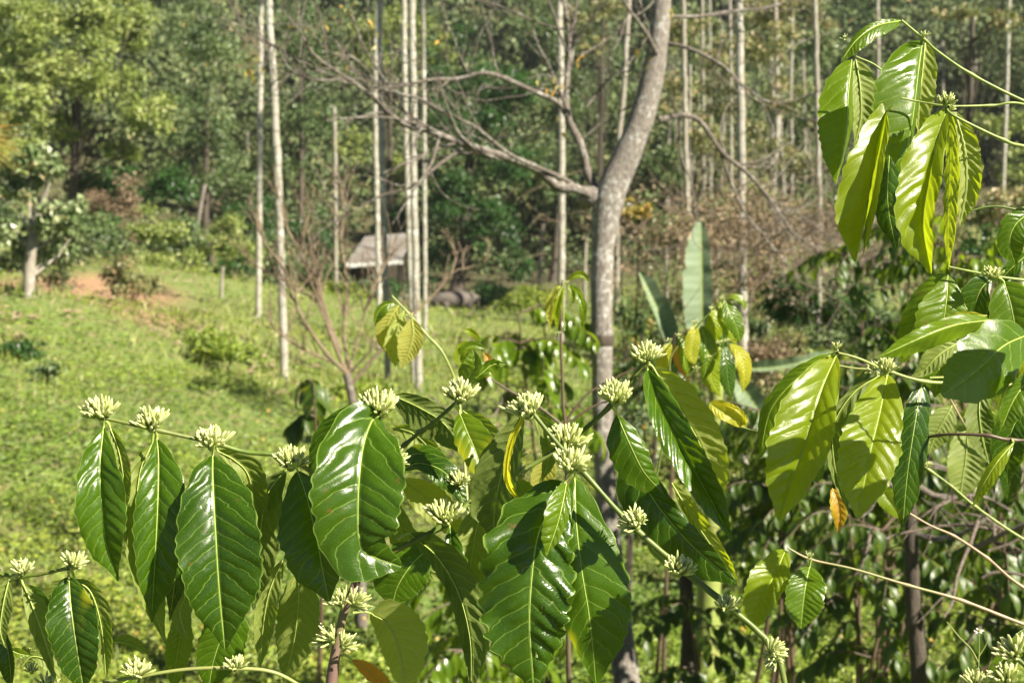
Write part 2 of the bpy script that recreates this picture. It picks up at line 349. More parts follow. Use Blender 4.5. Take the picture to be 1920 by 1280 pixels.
def crown(mb, blobs, size, dens, g, clump=.3, droop=.3, narrow=.55):
    "blobs = [(centre, (rx,ry,rz))]; clumps of leaves with gaps between them"
    cs = []
    for cen, r in blobs:
        r = np.asarray(r, float); k = max(8, int(22*(1/clump*.3)**2))
        for i in range(k):
            d = nrm(g.normal(size=3)); d[2] = d[2]*.8+.12
            cc = cen+d*r*g.uniform(.35, .95); rc = r.mean()*clump*g.uniform(.6, 1.35)
            n = int(dens*4*math.pi*rc*rc/(size*size*narrow*.5)*.5)
            clump_leaves(mb, cc, rc, max(n, 6), size, g, droop, narrow=narrow); cs.append(cc)
    return cs
def twig(mb, p, d, L, r, lev, g, curl=.25, up=.15, n=9, side=5, kids=(3, 6), ends=None):
    d = nrm(np.asarray(d, float)); pts = [np.asarray(p, float)]; dd = d.copy(); cv = g.normal(size=3)*curl*.35
    for i in range(n):
        dd = nrm(dd+g.normal(size=3)*curl*.22+cv*.5+np.array([0, 0, up*.22])); pts.append(pts[-1]+dd*L/n)
    pts = np.array(pts); tube(mb, pts, np.linspace(r, r*.45, n+1), side)
    if ends is not None: ends.append(pts[-1])
    if lev > 0:
        for _ in range(g.integers(*kids)):
            t = g.uniform(.25, .95); i = int(t*n); q = pts[i]; dl = nrm(pts[min(i+1, n)]-pts[i-1 if i else 0])
            nd = nrm(dl*.8+nrm(g.normal(size=3))*.85)
            twig(mb, q, nd, L*g.uniform(.35, .7), r*(1-.55*t)*.65, lev-1, g, curl, up, max(5, n-2), max(4, side-1), kids, ends)
def tree(name, label, cat, base, rows, dD=0, trunk=(.2, .08), size=.2, dens=.5, fol='f_mid', bark='bark_dark', seed=1, clump=.3, lean=0, group=None, droop=.3, narrow=.55, lift=1.4):
    """base=(px,row,D): foot of trunk; rows=[(px,row,rx_px,ry_px,dD)]: the masses of the crown"""
    g = np.random.default_rng(seed); D = base[2]
    f = foot(*base) if base[1] is not None else None
    blobs = [(P(a, b, D+z), (rx*D/FPX, (rx+ry)/2*D/FPX, ry*D/FPX)) for a, b, rx, ry, z in rows]
    root = empty(name, f, label, cat, group)
    top = max((c for c, r in blobs), key=lambda c: c[2])
    mb = MB(); cen = np.mean([c for c, r in blobs], 0)
    path = spline([f-np.array([0, 0, .4]), f+(cen-f)*.35+np.array([lean, 0, .3]), cen*.6+top*.4], 14)
    tube(mb, path, np.linspace(trunk[0], trunk[1], 14)*np.concatenate([[1.5, 1.15], np.ones(12)]), 8)
    mb.build('trunk', M[bark], root)
    fb = MB(); cs = crown(fb, blobs, size, dens, g, clump, droop, narrow)
    lb = MB()
    for c in cs[::max(1, len(cs)//14)]:
        ii = [i for i in range(4, 13) if path[i][2] < c[2]-.1 and abs(path[i][2]-c[2]) > .4*np.hypot(path[i][0]-c[0], path[i][1]-c[1])]
        if not ii: continue
        q = path[ii[g.integers(len(ii))]]
        tube(lb, spline([q, q*.5+c*.5+g.normal(size=3)*.08+np.array([0, 0, .05]), c], 7), np.linspace(trunk[1]*.42, trunk[1]*.12, 7), 5)
    lb.build('limbs', M[bark], root); fb.build('crown', M[fol], root, smooth=False)
    return root

# ------------------------------------------------------------------ weeds and grass over the slope (uncountable)
g = np.random.default_rng(7)
def on_slope(n, y0, y1, g, pw=1.0, spread=.43):
    u = g.random(n); y = (y0**(-pw)+u*(y1**(-pw)-y0**(-pw)))**(-1/pw) if pw else y0*(y1/y0)**u
    x = g.uniform(-1, 1, n)*spread*y; return x, y
def vnoise(x, y, s, seed):
    a = np.random.default_rng(seed).uniform(0, 6.3, 8)
    return (np.sin(x*s+a[0]+2*np.sin(y*s*.7+a[1]))+np.sin(y*s*1.3+a[2]+2*np.sin(x*s*.6+a[3]))+.6*np.sin((x+y)*s*2.3+a[4]+np.sin(x*s*1.7)))/2.6
ex, ey, _ = P(160, 520, 37); ex2, ey2, _ = P(290, 590, 31)
def build_weeds():
    x, y = on_slope(190000, 7.5, 76, g, .75)
    k = vnoise(x, y, .9, 3)*.5+vnoise(x, y, 3.1, 4)*.35
    bare = np.sqrt(((x-ex)/2.6)**2+((y-ey)/6.)**2)+.35*vnoise(x, y, 1.5, 9)
    straw = ((y > 27) & (x < -3)) | (y > 40)
    keep = (g.random(len(x)) < np.clip(.75+k, .15, 1)) & ((bare > 1.15) | (g.random(len(x)) < .10)) & (~straw | (g.random(len(x)) < .75))
    x, y, k = x[keep], y[keep], k[keep]; n = len(x)
    h = g.random(n)**1.3*(.10+.42*np.clip(k+.15, 0, 1)**1.3)
    z = ground(x, y)+h+.01
    c = np.stack([x, y, z], 1); a = g.uniform(0, 6.283, n)
    ax = np.stack([np.cos(a), np.sin(a), g.uniform(-.35, .45, n)], 1)
    nm = nrm(g.normal(size=(n, 3))*.35+np.array([0, -.15, 1.]))
    s = (.045+.0013*y)*g.uniform(.6, 1.5, n)
    r = np.clip(.30+.40*vnoise(x, y, .5, 33)+.3*k+g.normal(size=n)*.16+.5*h, 0, .97)
    mb = MB(); leaflets(mb, c, ax, nm, s, s*.62, r)
    o = mb.build('weeds', M['f_weed'], smooth=False)
    tag(o, 'low yellow green weeds covering the sunlit slope', 'ground cover', kind='stuff')
    # grass
    x, y = on_slope(70000, 9, 74, g, .6)
    k = vnoise(x, y, .6, 13)+.25*vnoise(x, y, 2.4, 14)
    band = np.exp(-((y-33)/9)**2)*(x < 4)
    bare = np.minimum(np.sqrt(((x-ex)/2.6)**2+((y-ey)/6.)**2), np.sqrt(((x+2.6)/2.2)**2+((y-63)/5.)**2)+.1)
    keep = (g.random(len(x)) < np.clip(.14+.4*k+.35*band, 0, 1)) & ((bare > 1.1) | (g.random(len(x)) < .12))
    x, y = x[keep], y[keep]; n = len(x)
    H = g.uniform(.12, .36, n)*(.7+.5*(y > 24)); z = ground(x, y)
    lean = g.normal(size=(n, 2))*.35
    ax = np.stack([lean[:, 0]+.1, lean[:, 1], np.ones(n)], 1)
    c = np.stack([x, y, z+H*.42], 1)
    nm = nrm(np.stack([g.normal(size=n), g.normal(size=n), np.full(n, .4)], 1))
    mb = MB(); leaflets(mb, c, ax, nm, H, .012+.0006*y, np.clip(g.random(n)*.75+.25*(y > 26)*g.random(n)+.1*(x < -6)+.12*np.clip(vnoise(x, y, .35, 55), 0, 1)*(y > 22), 0, 1), .1)
    o = mb.build('grass', M['f_grass'], smooth=False)
    tag(o, 'tall pale green grass scattered over the slope', 'grass', kind='stuff')
    # fallen dry leaves and husks
    x, y = on_slope(14000, 14, 70, g, .4, .42); keep = vnoise(x, y, .8, 21) > .45+.35*(y < 23)-.35*((y > 24) & (y < 46) & (x < -2.5)); x, y = x[keep], y[keep]; n = len(x)
    c = np.stack([x, y, ground(x, y)+.08+g.random(n)*.08], 1); a = g.uniform(0, 6.28, n)
    mb = MB(); leaflets(mb, c, np.stack([np.cos(a), np.sin(a), g.normal(size=n)*.3], 1), nrm(g.normal(size=(n, 3))*.4+[0, 0, 1]), .22*g.uniform(.4, 1.4, n), .07, g.random(n)*.4+.6, .3)
    tag(mb.build('leaf_litter', M['f_dry'], smooth=False), 'dry fallen leaves lying between the weeds', 'leaf litter', kind='stuff')
    # tiny yellow flowers
    x, y = on_slope(260, 11, 30, g, .6); c = np.stack([x, y, ground(x, y)+.3], 1); n = len(x); mb = MB()
    leaflets(mb, c, g.normal(size=(n, 3)), nrm(g.normal(size=(n, 3))*.3+[0, -.6, 1]), .05, .05, g.random(n), .1)
    tag(mb.build('wildflowers', M['f_gold'], smooth=False), 'tiny yellow wildflowers dotted over the weeds', 'wildflowers', kind='stuff')
build_weeds()

# ------------------------------------------------------------------ forest on the hill behind, one mass
def build_far_forest():
    g = np.random.default_rng(11); mb = MB(); tk = MB()
    for i in range(330):
        D = g.uniform(84, 190); px = g.uniform(-260, 2180)
        x = (px-960)/FPX*D; y = D; z = gz(x, y)
        if 560 < px < 800 and D < 116: continue
        Hh = g.uniform(5, 11); r = g.uniform(2.2, 4.2)
        base = np.array([x, y, z]); size = .0042*D
        for k in range(4):
            cc = base+np.array([g.normal()*r*.45, g.normal()*r*.45, Hh*(.3+.22*k)+g.normal()*.5])
            for q in range(6):
                c2 = cc+nrm(g.normal(size=3))*r*.65; clump_leaves(mb, c2, r*.42, int(46*g.uniform(.7, 1.3)), size*1.25, g)
        if i % 9 == 0: tube(tk, [base-[0, 0, .5], base+[0, 0, Hh]], [.2, .08], 5)
    # low scrub on the lower part of the hill
    for i in range(800):
        D = g.uniform(78, 150); px = g.uniform(-200, 2150)
        if 620 < px < 790 and D < 112: continue
        x = (px-960)/FPX*D; r = g.uniform(.8, 2.2)
        clump_leaves(mb, np.array([x, D, gz(x, D)+r*.4]), r, 60, .0045*D, g)
    o = mb.build('forest', M['f_far'], smooth=False); tag(o, 'far wooded hillside of mixed green trees filling the top', 'forest', kind='stuff')
    o = tk.build('forest_trunks', M['pale_bark']); tag(o, 'thin trunks showing inside the far wooded hillside', 'forest', kind='stuff')
build_far_forest()

# ------------------------------------------------------------------ single trees in front of the forest
tree('broadleaf_tree', 'large sunlit bright green tree filling the upper left', 'tree', (120,480,57),
     [(110,40,95,70,0),(235,50,80,65,1),(190,150,120,75,-2),(270,215,60,55,-2),(120,245,60,40,0),(240,285,45,28,-1),(60,130,60,50,2)], size=.19, dens=.8, fol='f_bright', seed=21, clump=.34, trunk=(.25, .12))
tree('broadleaf_tree', 'dull green tree cut by the left edge of the photo', 'tree', (-30,500,50),
     [(10,60,75,85,0),(25,200,70,80,0),(40,290,60,50,-1),(-60,200,70,150,2)], size=.18, dens=.7, fol='f_bright', seed=22, trunk=(.22, .1))
tree('broadleaf_tree', 'grey green tree right of the large bright tree, with orange leaf flecks', 'tree', (385,500,70),
     [(390,90,80,100,0),(380,240,75,85,0),(430,340,60,60,0),(350,320,45,45,1)], size=.21, dens=.55, fol='f_mid', seed=23)
tree('broadleaf_tree', 'olive green tree between the two tall palm trunks and the thin pair', 'tree', (560,520,80),
     [(545,80,75,100,0),(590,210,70,80,0),(545,310,55,60,0),(620,90,60,90,2)], size=.23, dens=.55, fol='f_mid', seed=24)
tree('broadleaf_tree', 'leafy light green tree behind the group of three thin trunks', 'tree', (735,520,84),
     [(690,100,60,90,0),(660,275,45,50,0),(740,40,70,70,0),(740,330,45,60,2),(800,120,60,90,2)], size=.24, dens=.5, fol='f_bright', seed=25)
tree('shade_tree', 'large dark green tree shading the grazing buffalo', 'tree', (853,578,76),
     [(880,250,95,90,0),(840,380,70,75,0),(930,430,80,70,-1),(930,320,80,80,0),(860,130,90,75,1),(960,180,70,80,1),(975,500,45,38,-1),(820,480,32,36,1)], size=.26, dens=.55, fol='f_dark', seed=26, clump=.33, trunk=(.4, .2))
tree('broadleaf_tree', 'mid green tree behind the fork of the bare tree', 'tree', (1035,540,78),
     [(1030,60,70,80,0),(1075,200,70,90,0),(1040,330,45,75,0),(1120,80,50,80,2)], size=.23, dens=.55, fol='f_mid', seed=27)
tree('broadleaf_tree', 'tree with sparse brownish leaves beside the bare trunk top', 'tree', (1130,420,60),
     [(1095,35,60,38,0),(1150,20,50,30,0),(1110,90,30,35,0)], size=.2, dens=.4, fol='f_olive', seed=28, trunk=(.12, .06))
tree('pale_leaved_tree', 'small tree with pale shiny leaves and white trunk at left', 'tree', (50,532,28),
     [(85,315,60,45,0),(30,350,60,40,0),(110,410,60,40,0),(20,440,50,35,0),(60,470,60,25,.5),(130,455,45,25,1)], size=.17, dens=1.1, fol='f_pale', bark='pale_bark', seed=29, trunk=(.13, .09), clump=.36, narrow=.7)
for i, (px, row, D, rows, fo, lab) in enumerate([
   (1290,520,46,[(1290,60,60,50,0),(1280,170,45,45,0),(1320,260,40,35,0)],'f_olive','sparse olive tree just right of the bare tree trunk'),
   (1440,520,40,[(1440,90,60,55,0),(1475,180,50,50,0),(1420,260,50,40,0),(1500,310,50,30,0),(1350,190,50,60,1),(1550,240,40,60,1)],'f_olive','sparse brown leaved tree right of the tall white trunk'),
   (1535,560,34,[(1545,90,50,60,0),(1520,210,40,50,0),(1555,290,40,40,0),(1510,370,50,35,0)],'f_pale','thin pale leaved tree left of the hanging bright leaves'),
   (1340,500,55,[(1350,120,55,70,0),(1340,300,60,50,0),(1400,360,60,40,0),(1290,210,50,60,0),(1440,300,60,50,1)],'f_olive','brown and green tree behind the tall white trunk'),
   (1250,480,60,[(1270,330,40,30,0),(1230,300,50,40,0),(1260,60,50,60,0)],'f_mid','green tree low behind the fork of the bare tree'),
   (1470,520,62,[(1500,40,80,60,0),(1430,20,70,50,0),(1490,420,60,30,0)],'f_olive','dull olive tree far behind the tall white trunk')]):
    tree('slender_tree', lab, 'tree', (px,row,D), rows, size=.0026*D+.03, dens=.55, fol=fo, bark='pale_bark', seed=40+i, trunk=(.09, .04), clump=.36, narrow=.62)
for i, (px, row, D, rows, fo, lab) in enumerate([
   (1640,330,120,[(1600,60,70,60,0),(1660,30,70,50,0),(1620,130,50,50,0)],'f_mid','hazy distant tree above the topmost hanging leaf'),
   (1760,300,125,[(1760,120,70,80,0),(1840,90,70,70,0),(1880,170,60,60,0)],'f_mid','dark distant tree behind the upper right twig'),
   (1870,330,70,[(1860,240,70,45,0),(1930,300,60,50,0),(1900,330,60,30,0)],'f_bright','bright green bushy tree low at the right edge'),
   (1820,130,40,[(1880,40,60,30,0),(1800,30,50,25,1)],'f_olive','thin brownish crown in the top right corner')]):
    tree('hill_tree', lab, 'tree', (px,row,D), rows, size=.0034*D+.04, dens=.35, fol=fo, seed=60+i, trunk=(.14, .07), clump=.34)

# bushes: one mound each
def bush(label, px, row, D, rx, ry, fol, size, dens=.4, seed=1, name='bush', narrow=.55, cat='bush', group=None, clump=.4, zoff=0):
    g = np.random.default_rng(seed); c = P(px, row, D); f = np.array([c[0], c[1], gz(c[0], c[1])]); rx, ry = rx*D/FPX, ry*D/FPX
    root = empty(name, f, label, cat, group); fb = MB()
    lo_ = min(f[2], c[2]-ry)
    cs = crown(fb, [(c, (rx, rx*.8, ry)), (c-[rx*.35, 0, ry*.3], (rx*.6, rx*.6, ry*.6)), (c+[rx*.4, 0, -ry*.35], (rx*.55, rx*.5, ry*.55))], size, dens, g, clump, .35, narrow)
    if c[2]-ry > f[2]+.3:
        hh = (c[2]-ry-f[2])/2; cs += crown(fb, [((f[0]*.5+c[0]*.5, f[1], f[2]+hh), (rx*.9, rx*.6, hh*1.1))], size, dens*.8, g, clump, .35, narrow)
    sb = MB()
    for q in cs[::max(1, len(cs)//4)]: tube(sb, spline([f-[0, 0, .1], f*.6+q*.4+[0, 0, .1], q], 6), np.linspace(.022, .006, 6), 5)
    sb.build('stems', M['bark_dark'], root); fb.build('foliage', M[fol], root, smooth=False); return root
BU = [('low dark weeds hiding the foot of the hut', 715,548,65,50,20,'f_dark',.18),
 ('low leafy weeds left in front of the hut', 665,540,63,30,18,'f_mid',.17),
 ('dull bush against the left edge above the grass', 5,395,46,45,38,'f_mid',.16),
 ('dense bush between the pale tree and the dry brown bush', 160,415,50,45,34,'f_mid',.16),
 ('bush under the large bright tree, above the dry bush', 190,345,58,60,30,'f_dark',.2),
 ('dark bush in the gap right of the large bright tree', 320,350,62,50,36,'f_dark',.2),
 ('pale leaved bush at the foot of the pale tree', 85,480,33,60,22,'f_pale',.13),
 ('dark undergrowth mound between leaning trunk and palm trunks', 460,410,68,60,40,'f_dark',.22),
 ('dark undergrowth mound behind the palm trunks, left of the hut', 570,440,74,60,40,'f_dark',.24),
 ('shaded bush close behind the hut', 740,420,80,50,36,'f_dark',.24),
 ('round dry brown bush above the red earth', 215,378,52,42,38,'f_dry',.16),
 ('pale leafy bush above the left end of the red earth', 110,455,44,70,28,'f_pale',.17),
 ('green bush right of the dry brown bush', 290,425,50,45,35,'f_bright',.17),
 ('low green bush below the dry brown bush', 205,460,47,55,30,'f_mid',.17),
 ('reddish green scrub at the right end of the red earth', 245,520,36,48,42,'f_olive',.12),
 ('dark green bush around the leaning grey trunk', 340,450,54,50,38,'f_mid',.18),
 ('leafy green bush behind the small white post', 430,455,52,55,45,'f_bright',.17),
 ('small green bush left of the small white post', 350,500,48,40,24,'f_bright',.16),
 ('green bush between the two tall left palm trunks', 500,470,58,40,35,'f_mid',.2),
 ('low bush left of the tin roofed hut', 590,500,70,55,28,'f_mid',.22),
 ('low bright bush in front of the hut', 640,548,62,45,16,'f_weed',.2),
 ('bright weeds mound right of the buffalo', 990,565,62,60,26,'f_weed',.22),
 ('leafy mound under the dark shade tree', 920,555,70,50,24,'f_dark',.24),
 ('small green bush right of the hut', 775,540,74,40,30,'f_dark',.24),
 ('bush at the far left edge under the pale tree', 0,490,40,40,26,'f_mid',.15),
 ('dark weeds clump on the left of the slope', 45,665,24,38,22,'f_dark',.11),
 ('second dark weeds clump on the left slope, lower than the other', 88,690,22,26,18,'f_mid',.1),
 ('dark weeds patch left of the second palm trunk', 415,650,27,70,26,'f_weed',.11),
 ('green shrub behind the base of the tallest pale trunks', 690,735,20,60,20,'f_weed',.1)]
for i, (lab, px, row, D, rx, ry, fo, sz) in enumerate(BU): bush(lab, px, row, D, rx*1.25, ry*1.25, fo, sz*.95, .6, 80+i)
BR = [('green shrub in the gap right of the upright banana leaf', 1375,610,26,50,40,'f_mid',.1,.3),
 ('olive shrub beyond the ivy stump, over the grass', 1450,640,28,70,35,'f_olive',.1,.3),
 ('green scrub right of the thin speckled trunk foot', 1580,640,26,70,40,'f_mid',.1,.3),
 ('mixed scrub left of the hanging leaves over the grass', 1500,590,32,80,35,'f_olive',.11,.3),
 ('weedy scrub between the bare trunk and the left banana leaf', 1215,620,30,50,30,'f_weed',.11,.25),
 ('speckled olive bush left of the tall pale trunk foot', 1330,560,24,70,60,'f_olive',.085,.3),
 ('brown speckled bush between tall pale trunk and ivy stump', 1430,520,22,60,45,'f_dry',.075,.25),
 ('olive bush behind the dry twig tangle', 1400,400,30,100,50,'f_olive',.1,.4),
 ('pale speckled bush left of the longest hanging leaves', 1560,400,28,80,60,'f_pale',.09,.35),
 ('olive scrub under the thin trunks right of the bare tree', 1290,440,33,80,40,'f_olive',.1,.35),
 ('sunlit olive bush under the right twig and leaves', 1740,440,30,120,50,'f_olive',.1,.35),
 ('weedy mound below the horizontal banana leaf', 1560,680,17,90,30,'f_weed',.07,.2),
 ('mixed shrub between ribbed leaves and dull right leaf', 1450,740,14,40,40,'f_olive',.06,.12),
 ('yellowish shrub close behind the bare trunk on its right', 1225,400,17,55,45,'f_pale',.075,.16),
 ('shrub with yellow leaves beside the upper banana leaf', 1190,395,16,35,25,'f_gold',.07,.03),
 ('weedy bush left of the banana leaves', 1185,590,15,35,60,'f_mid',.075,.14),
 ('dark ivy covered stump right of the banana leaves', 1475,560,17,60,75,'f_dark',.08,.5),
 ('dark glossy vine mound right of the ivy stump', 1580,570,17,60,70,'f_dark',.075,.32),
 ('mixed green bush under the hanging bright leaves', 1660,480,19,70,50,'f_mid',.08,.3),
 ('reddish leafed bush between the two hanging leaf groups', 1640,610,15,60,60,'f_mid',.06,.3),
 ('bushy glossy shrub behind the upper right cluster', 1870,400,21,80,45,'f_olive',.1,.3),
 ('shrub with brown leaves right of the longest hanging leaves', 1840,470,18,60,50,'f_dark',.085,.3),
 ('green shrub above the lower banana leaf', 1400,600,20,50,50,'f_mid',.09,.2),
 ('broad leafy bush behind the right leaf group', 1760,760,13,120,60,'f_olive',.06,.2),
 ('shrub at the right edge behind the yellow stem', 1880,900,12,80,60,'f_olive',.055,.16),
 ('shrub low behind the pair of small ribbed leaves', 1500,930,14,90,60,'f_weed',.065,.14),
 ('green bush right of the grey trunk, behind large leaves', 1290,760,20,70,50,'f_mid',.09,.18),
 ('low bush beside the foot of the tall white trunk', 1330,870,18,90,60,'f_weed',.08,.16),
 ('leafy bush at the left of the bare trunk foot', 980,700,24,70,40,'f_weed',.11,.16),
 ('weedy shrub at the bottom right behind the buds', 1830,1180,8,90,60,'f_weed',.045,.08)]
for i, (lab, px, row, D, rx, ry, fo, sz, de) in enumerate(BR): bush(lab, px, row, D, rx, ry, fo, sz, de*1.6, 120+i, clump=.36)

# ------------------------------------------------------------------ areca palms and other slim trunks
def palm(label, pts, D, wpx, seed, top=-330, crown_=True, matn='areca', name='areca_palm', cat='palm', group='tall slim palms'):
    "pts: pixels from the foot upwards"
    g = np.random.default_rng(seed); f = P(pts[0][0], pts[0][1], D); r = wpx*D/FPX/2
    gzv = gz(f[0], f[1]); root = empty(name, (f[0], f[1], min(gzv, f[2])), label, cat, group)
    q = [P(a, b, D) for a, b in pts]
    if pts[-1][1] < 60:
        a, b = pts[-1]; a0, b0 = pts[-2]; q.append(P(a+(a-a0)/(b-b0)*(top-b), top, D))
    q[0] = q[0]; s = spline([q[0]-np.array([0, 0, .5+max(0, q[0][2]-gzv)])]+q, 60)
    mb = MB(); s[:, 0] += .006*g.normal(size=60); R = r*np.linspace(1.08, .85, 60); R[:5] *= np.array([1.35, 1.2, 1.12, 1.06, 1.02]); tube(mb, s, R, 10)
    mb.build('trunk', M[matn], root)
    if crown_ and pts[-1][1] < 60:
        fb = MB(); t = s[-1]
        tube(fb, [t, t+[0, 0, .5]], [r*1.2, r*.7], 8)
        for k in range(8):
            a = k*.785+g.uniform(-.2, .2); e = g.uniform(.1, .9); L_ = 1.5
            pp = np.array([t+[0, 0, .45]+L_*u*np.array([math.cos(a)*math.cos(e), math.sin(a)*math.cos(e), math.sin(e)])-[0, 0, .9*u*u*L_] for u in np.linspace(0, 1, 9)])
            tube(fb, pp, np.linspace(.02, .006, 9), 4)
            for u in np.linspace(.15, 1, 22):
                c = t+[0, 0, .45]+L_*u*np.array([math.cos(a)*math.cos(e), math.sin(a)*math.cos(e), math.sin(e)])-np.array([0, 0, .9*u*u*L_])
                for sg in (-1, 1):
                    ax = np.array([-math.sin(a)*sg+.5*math.cos(a), math.cos(a)*sg+.5*math.sin(a), -.35])
                    leaflets(fb, (c+nrm(ax)*.22)[None], ax[None], np.array([[0, 0, 1.]]), .5, .05, np.array([g.random()*.7]))
        fb.build('crown', M['f_mid'], root, smooth=False)
    return root
palm('slim pale palm trunk, leftmost of the tall ones', [(484,604),(487,300),(489,0)], 38, 11, 1)
palm('taller pale palm trunk leaning right of the leftmost one', [(534,730),(520,300),(503,0)], 28, 15, 2)
palm('thin speckled trunk, left one of the crossing pair', [(711,640),(708,430),(703,200),(708,0)], 33, 10, 3)
palm('speckled trunk, right one of the crossing pair', [(728,725),(720,430),(715,230),(711,0)], 28, 12, 4)
palm('white trunk, left one of the group of three', [(776,718),(768,470),(760,200),(757,0)], 28.5, 11, 5)
palm('thickest white trunk, middle of the group of three', [(785,735),(777,430),(775,200),(772,0)], 27.5, 14, 6)
palm('thinnest straight trunk, right one of the group of three', [(797,640),(796,300),(793,0)], 36, 8.5, 7)
palm('white trunk standing just left of the bare tree', [(1050,655),(1053,430),(1053,250),(1049,0)], 33, 13, 8)
palm('thick pale trunk right of the bare tree, clear of other trunks', [(1399,1073),(1395,860),(1393,600),(1390,300),(1386,0)], 18.5, 17, 9, top=-200)
palm('thin pale trunk behind the yellow bark twig at far right', [(1881,345),(1887,180),(1892,0)], 55, 8, 10)
SL = [('short thin trunk right of the crossing palms and left of the hut', [(630,500),(629,330),(627,200)], 66, 7, 'pale_bark'),
 ('slim grey trunk leaning left beside the dark bush', [(356,497),(368,430),(384,345)], 56, 9, 'bark_limb'),
 ('thin leaning trunk between the bare tree limbs', [(1159,300),(1168,190),(1176,60),(1182,-60)], 44, 10, 'pale_bark'),
 ('slim pale trunk right of the bare tree fork', [(1293,560),(1287,330),(1282,60),(1280,-60)], 45, 9, 'pale_bark'),
 ('very thin trunk between the bare tree and the tall pale trunk', [(1320,420),(1318,120),(1316,-40)], 58, 6, 'pale_bark'),
 ('very thin pale trunk close left of the tall pale trunk', [(1333,420),(1332,130),(1330,-40)], 60, 5, 'pale_bark'),
 ('thin trunk touching the left of the tall pale trunk', [(1371,440),(1371,260),(1369,-30)], 52, 6, 'pale_bark'),
 ('forked thin trunk right of the tall pale trunk', [(1447,400),(1457,250),(1455,60),(1450,-60)], 50, 9, 'pale_bark'),
 ('thin speckled trunk left of the hanging bright leaves', [(1536,760),(1534,600),(1536,420),(1533,220),(1528,-40)], 26, 10, 'pale_bark'),
 ('thin dark trunk above the topmost hanging leaf', [(1646,150),(1646,60),(1645,-40)], 60, 7, 'pale_bark'),
 ('faint thin trunk between the upper right leaves and the twig', [(1768,260),(1768,170),(1767,75)], 95, 5, 'pale_bark'),
 ('thin pale trunk below the dark shade tree at its right', [(1010,545),(1014,480),(1018,420)], 70, 8, 'bark_limb'),
 ('thin trunk just left of the large trunk near the grass', [(1097,560),(1097,500),(1100,440)], 60, 6, 'pale_bark'),
 ('short white stem behind the banana leaves', [(1292,620),(1290,540),(1294,470)], 30, 8, 'pale_bark'),
 ('slim trunk far behind the forked thin trunk', [(1485,330),(1483,160),(1488,-30)], 72, 6, 'pale_bark'),
 ('slim trunk left of the thin speckled trunk', [(1510,330),(1508,200),(1505,60)], 75, 5, 'pale_bark'),
 ('dark slim trunk under the grey green tree', [(394,470),(392,400),(398,300)], 72, 9, 'bark_dark')]
for i, (lab, pts, D, wp, ma) in enumerate(SL): palm(lab, pts, D, wp, 200+i, crown_=False, matn=ma, name='slim_trunk', cat='tree trunk', group='thin trunks on the slope')
# small white post
f = foot(414, 545, 42); rt = empty('post', f, 'short pale wooden post standing in the grass', 'post'); mb = MB()
tube(mb, [f-[0, 0, .2], f+[.03, 0, .45], f+[.08, 0, .92]], [.06, .055, .045], 7); mb.build('post_shaft', M['pale_bark'], rt)

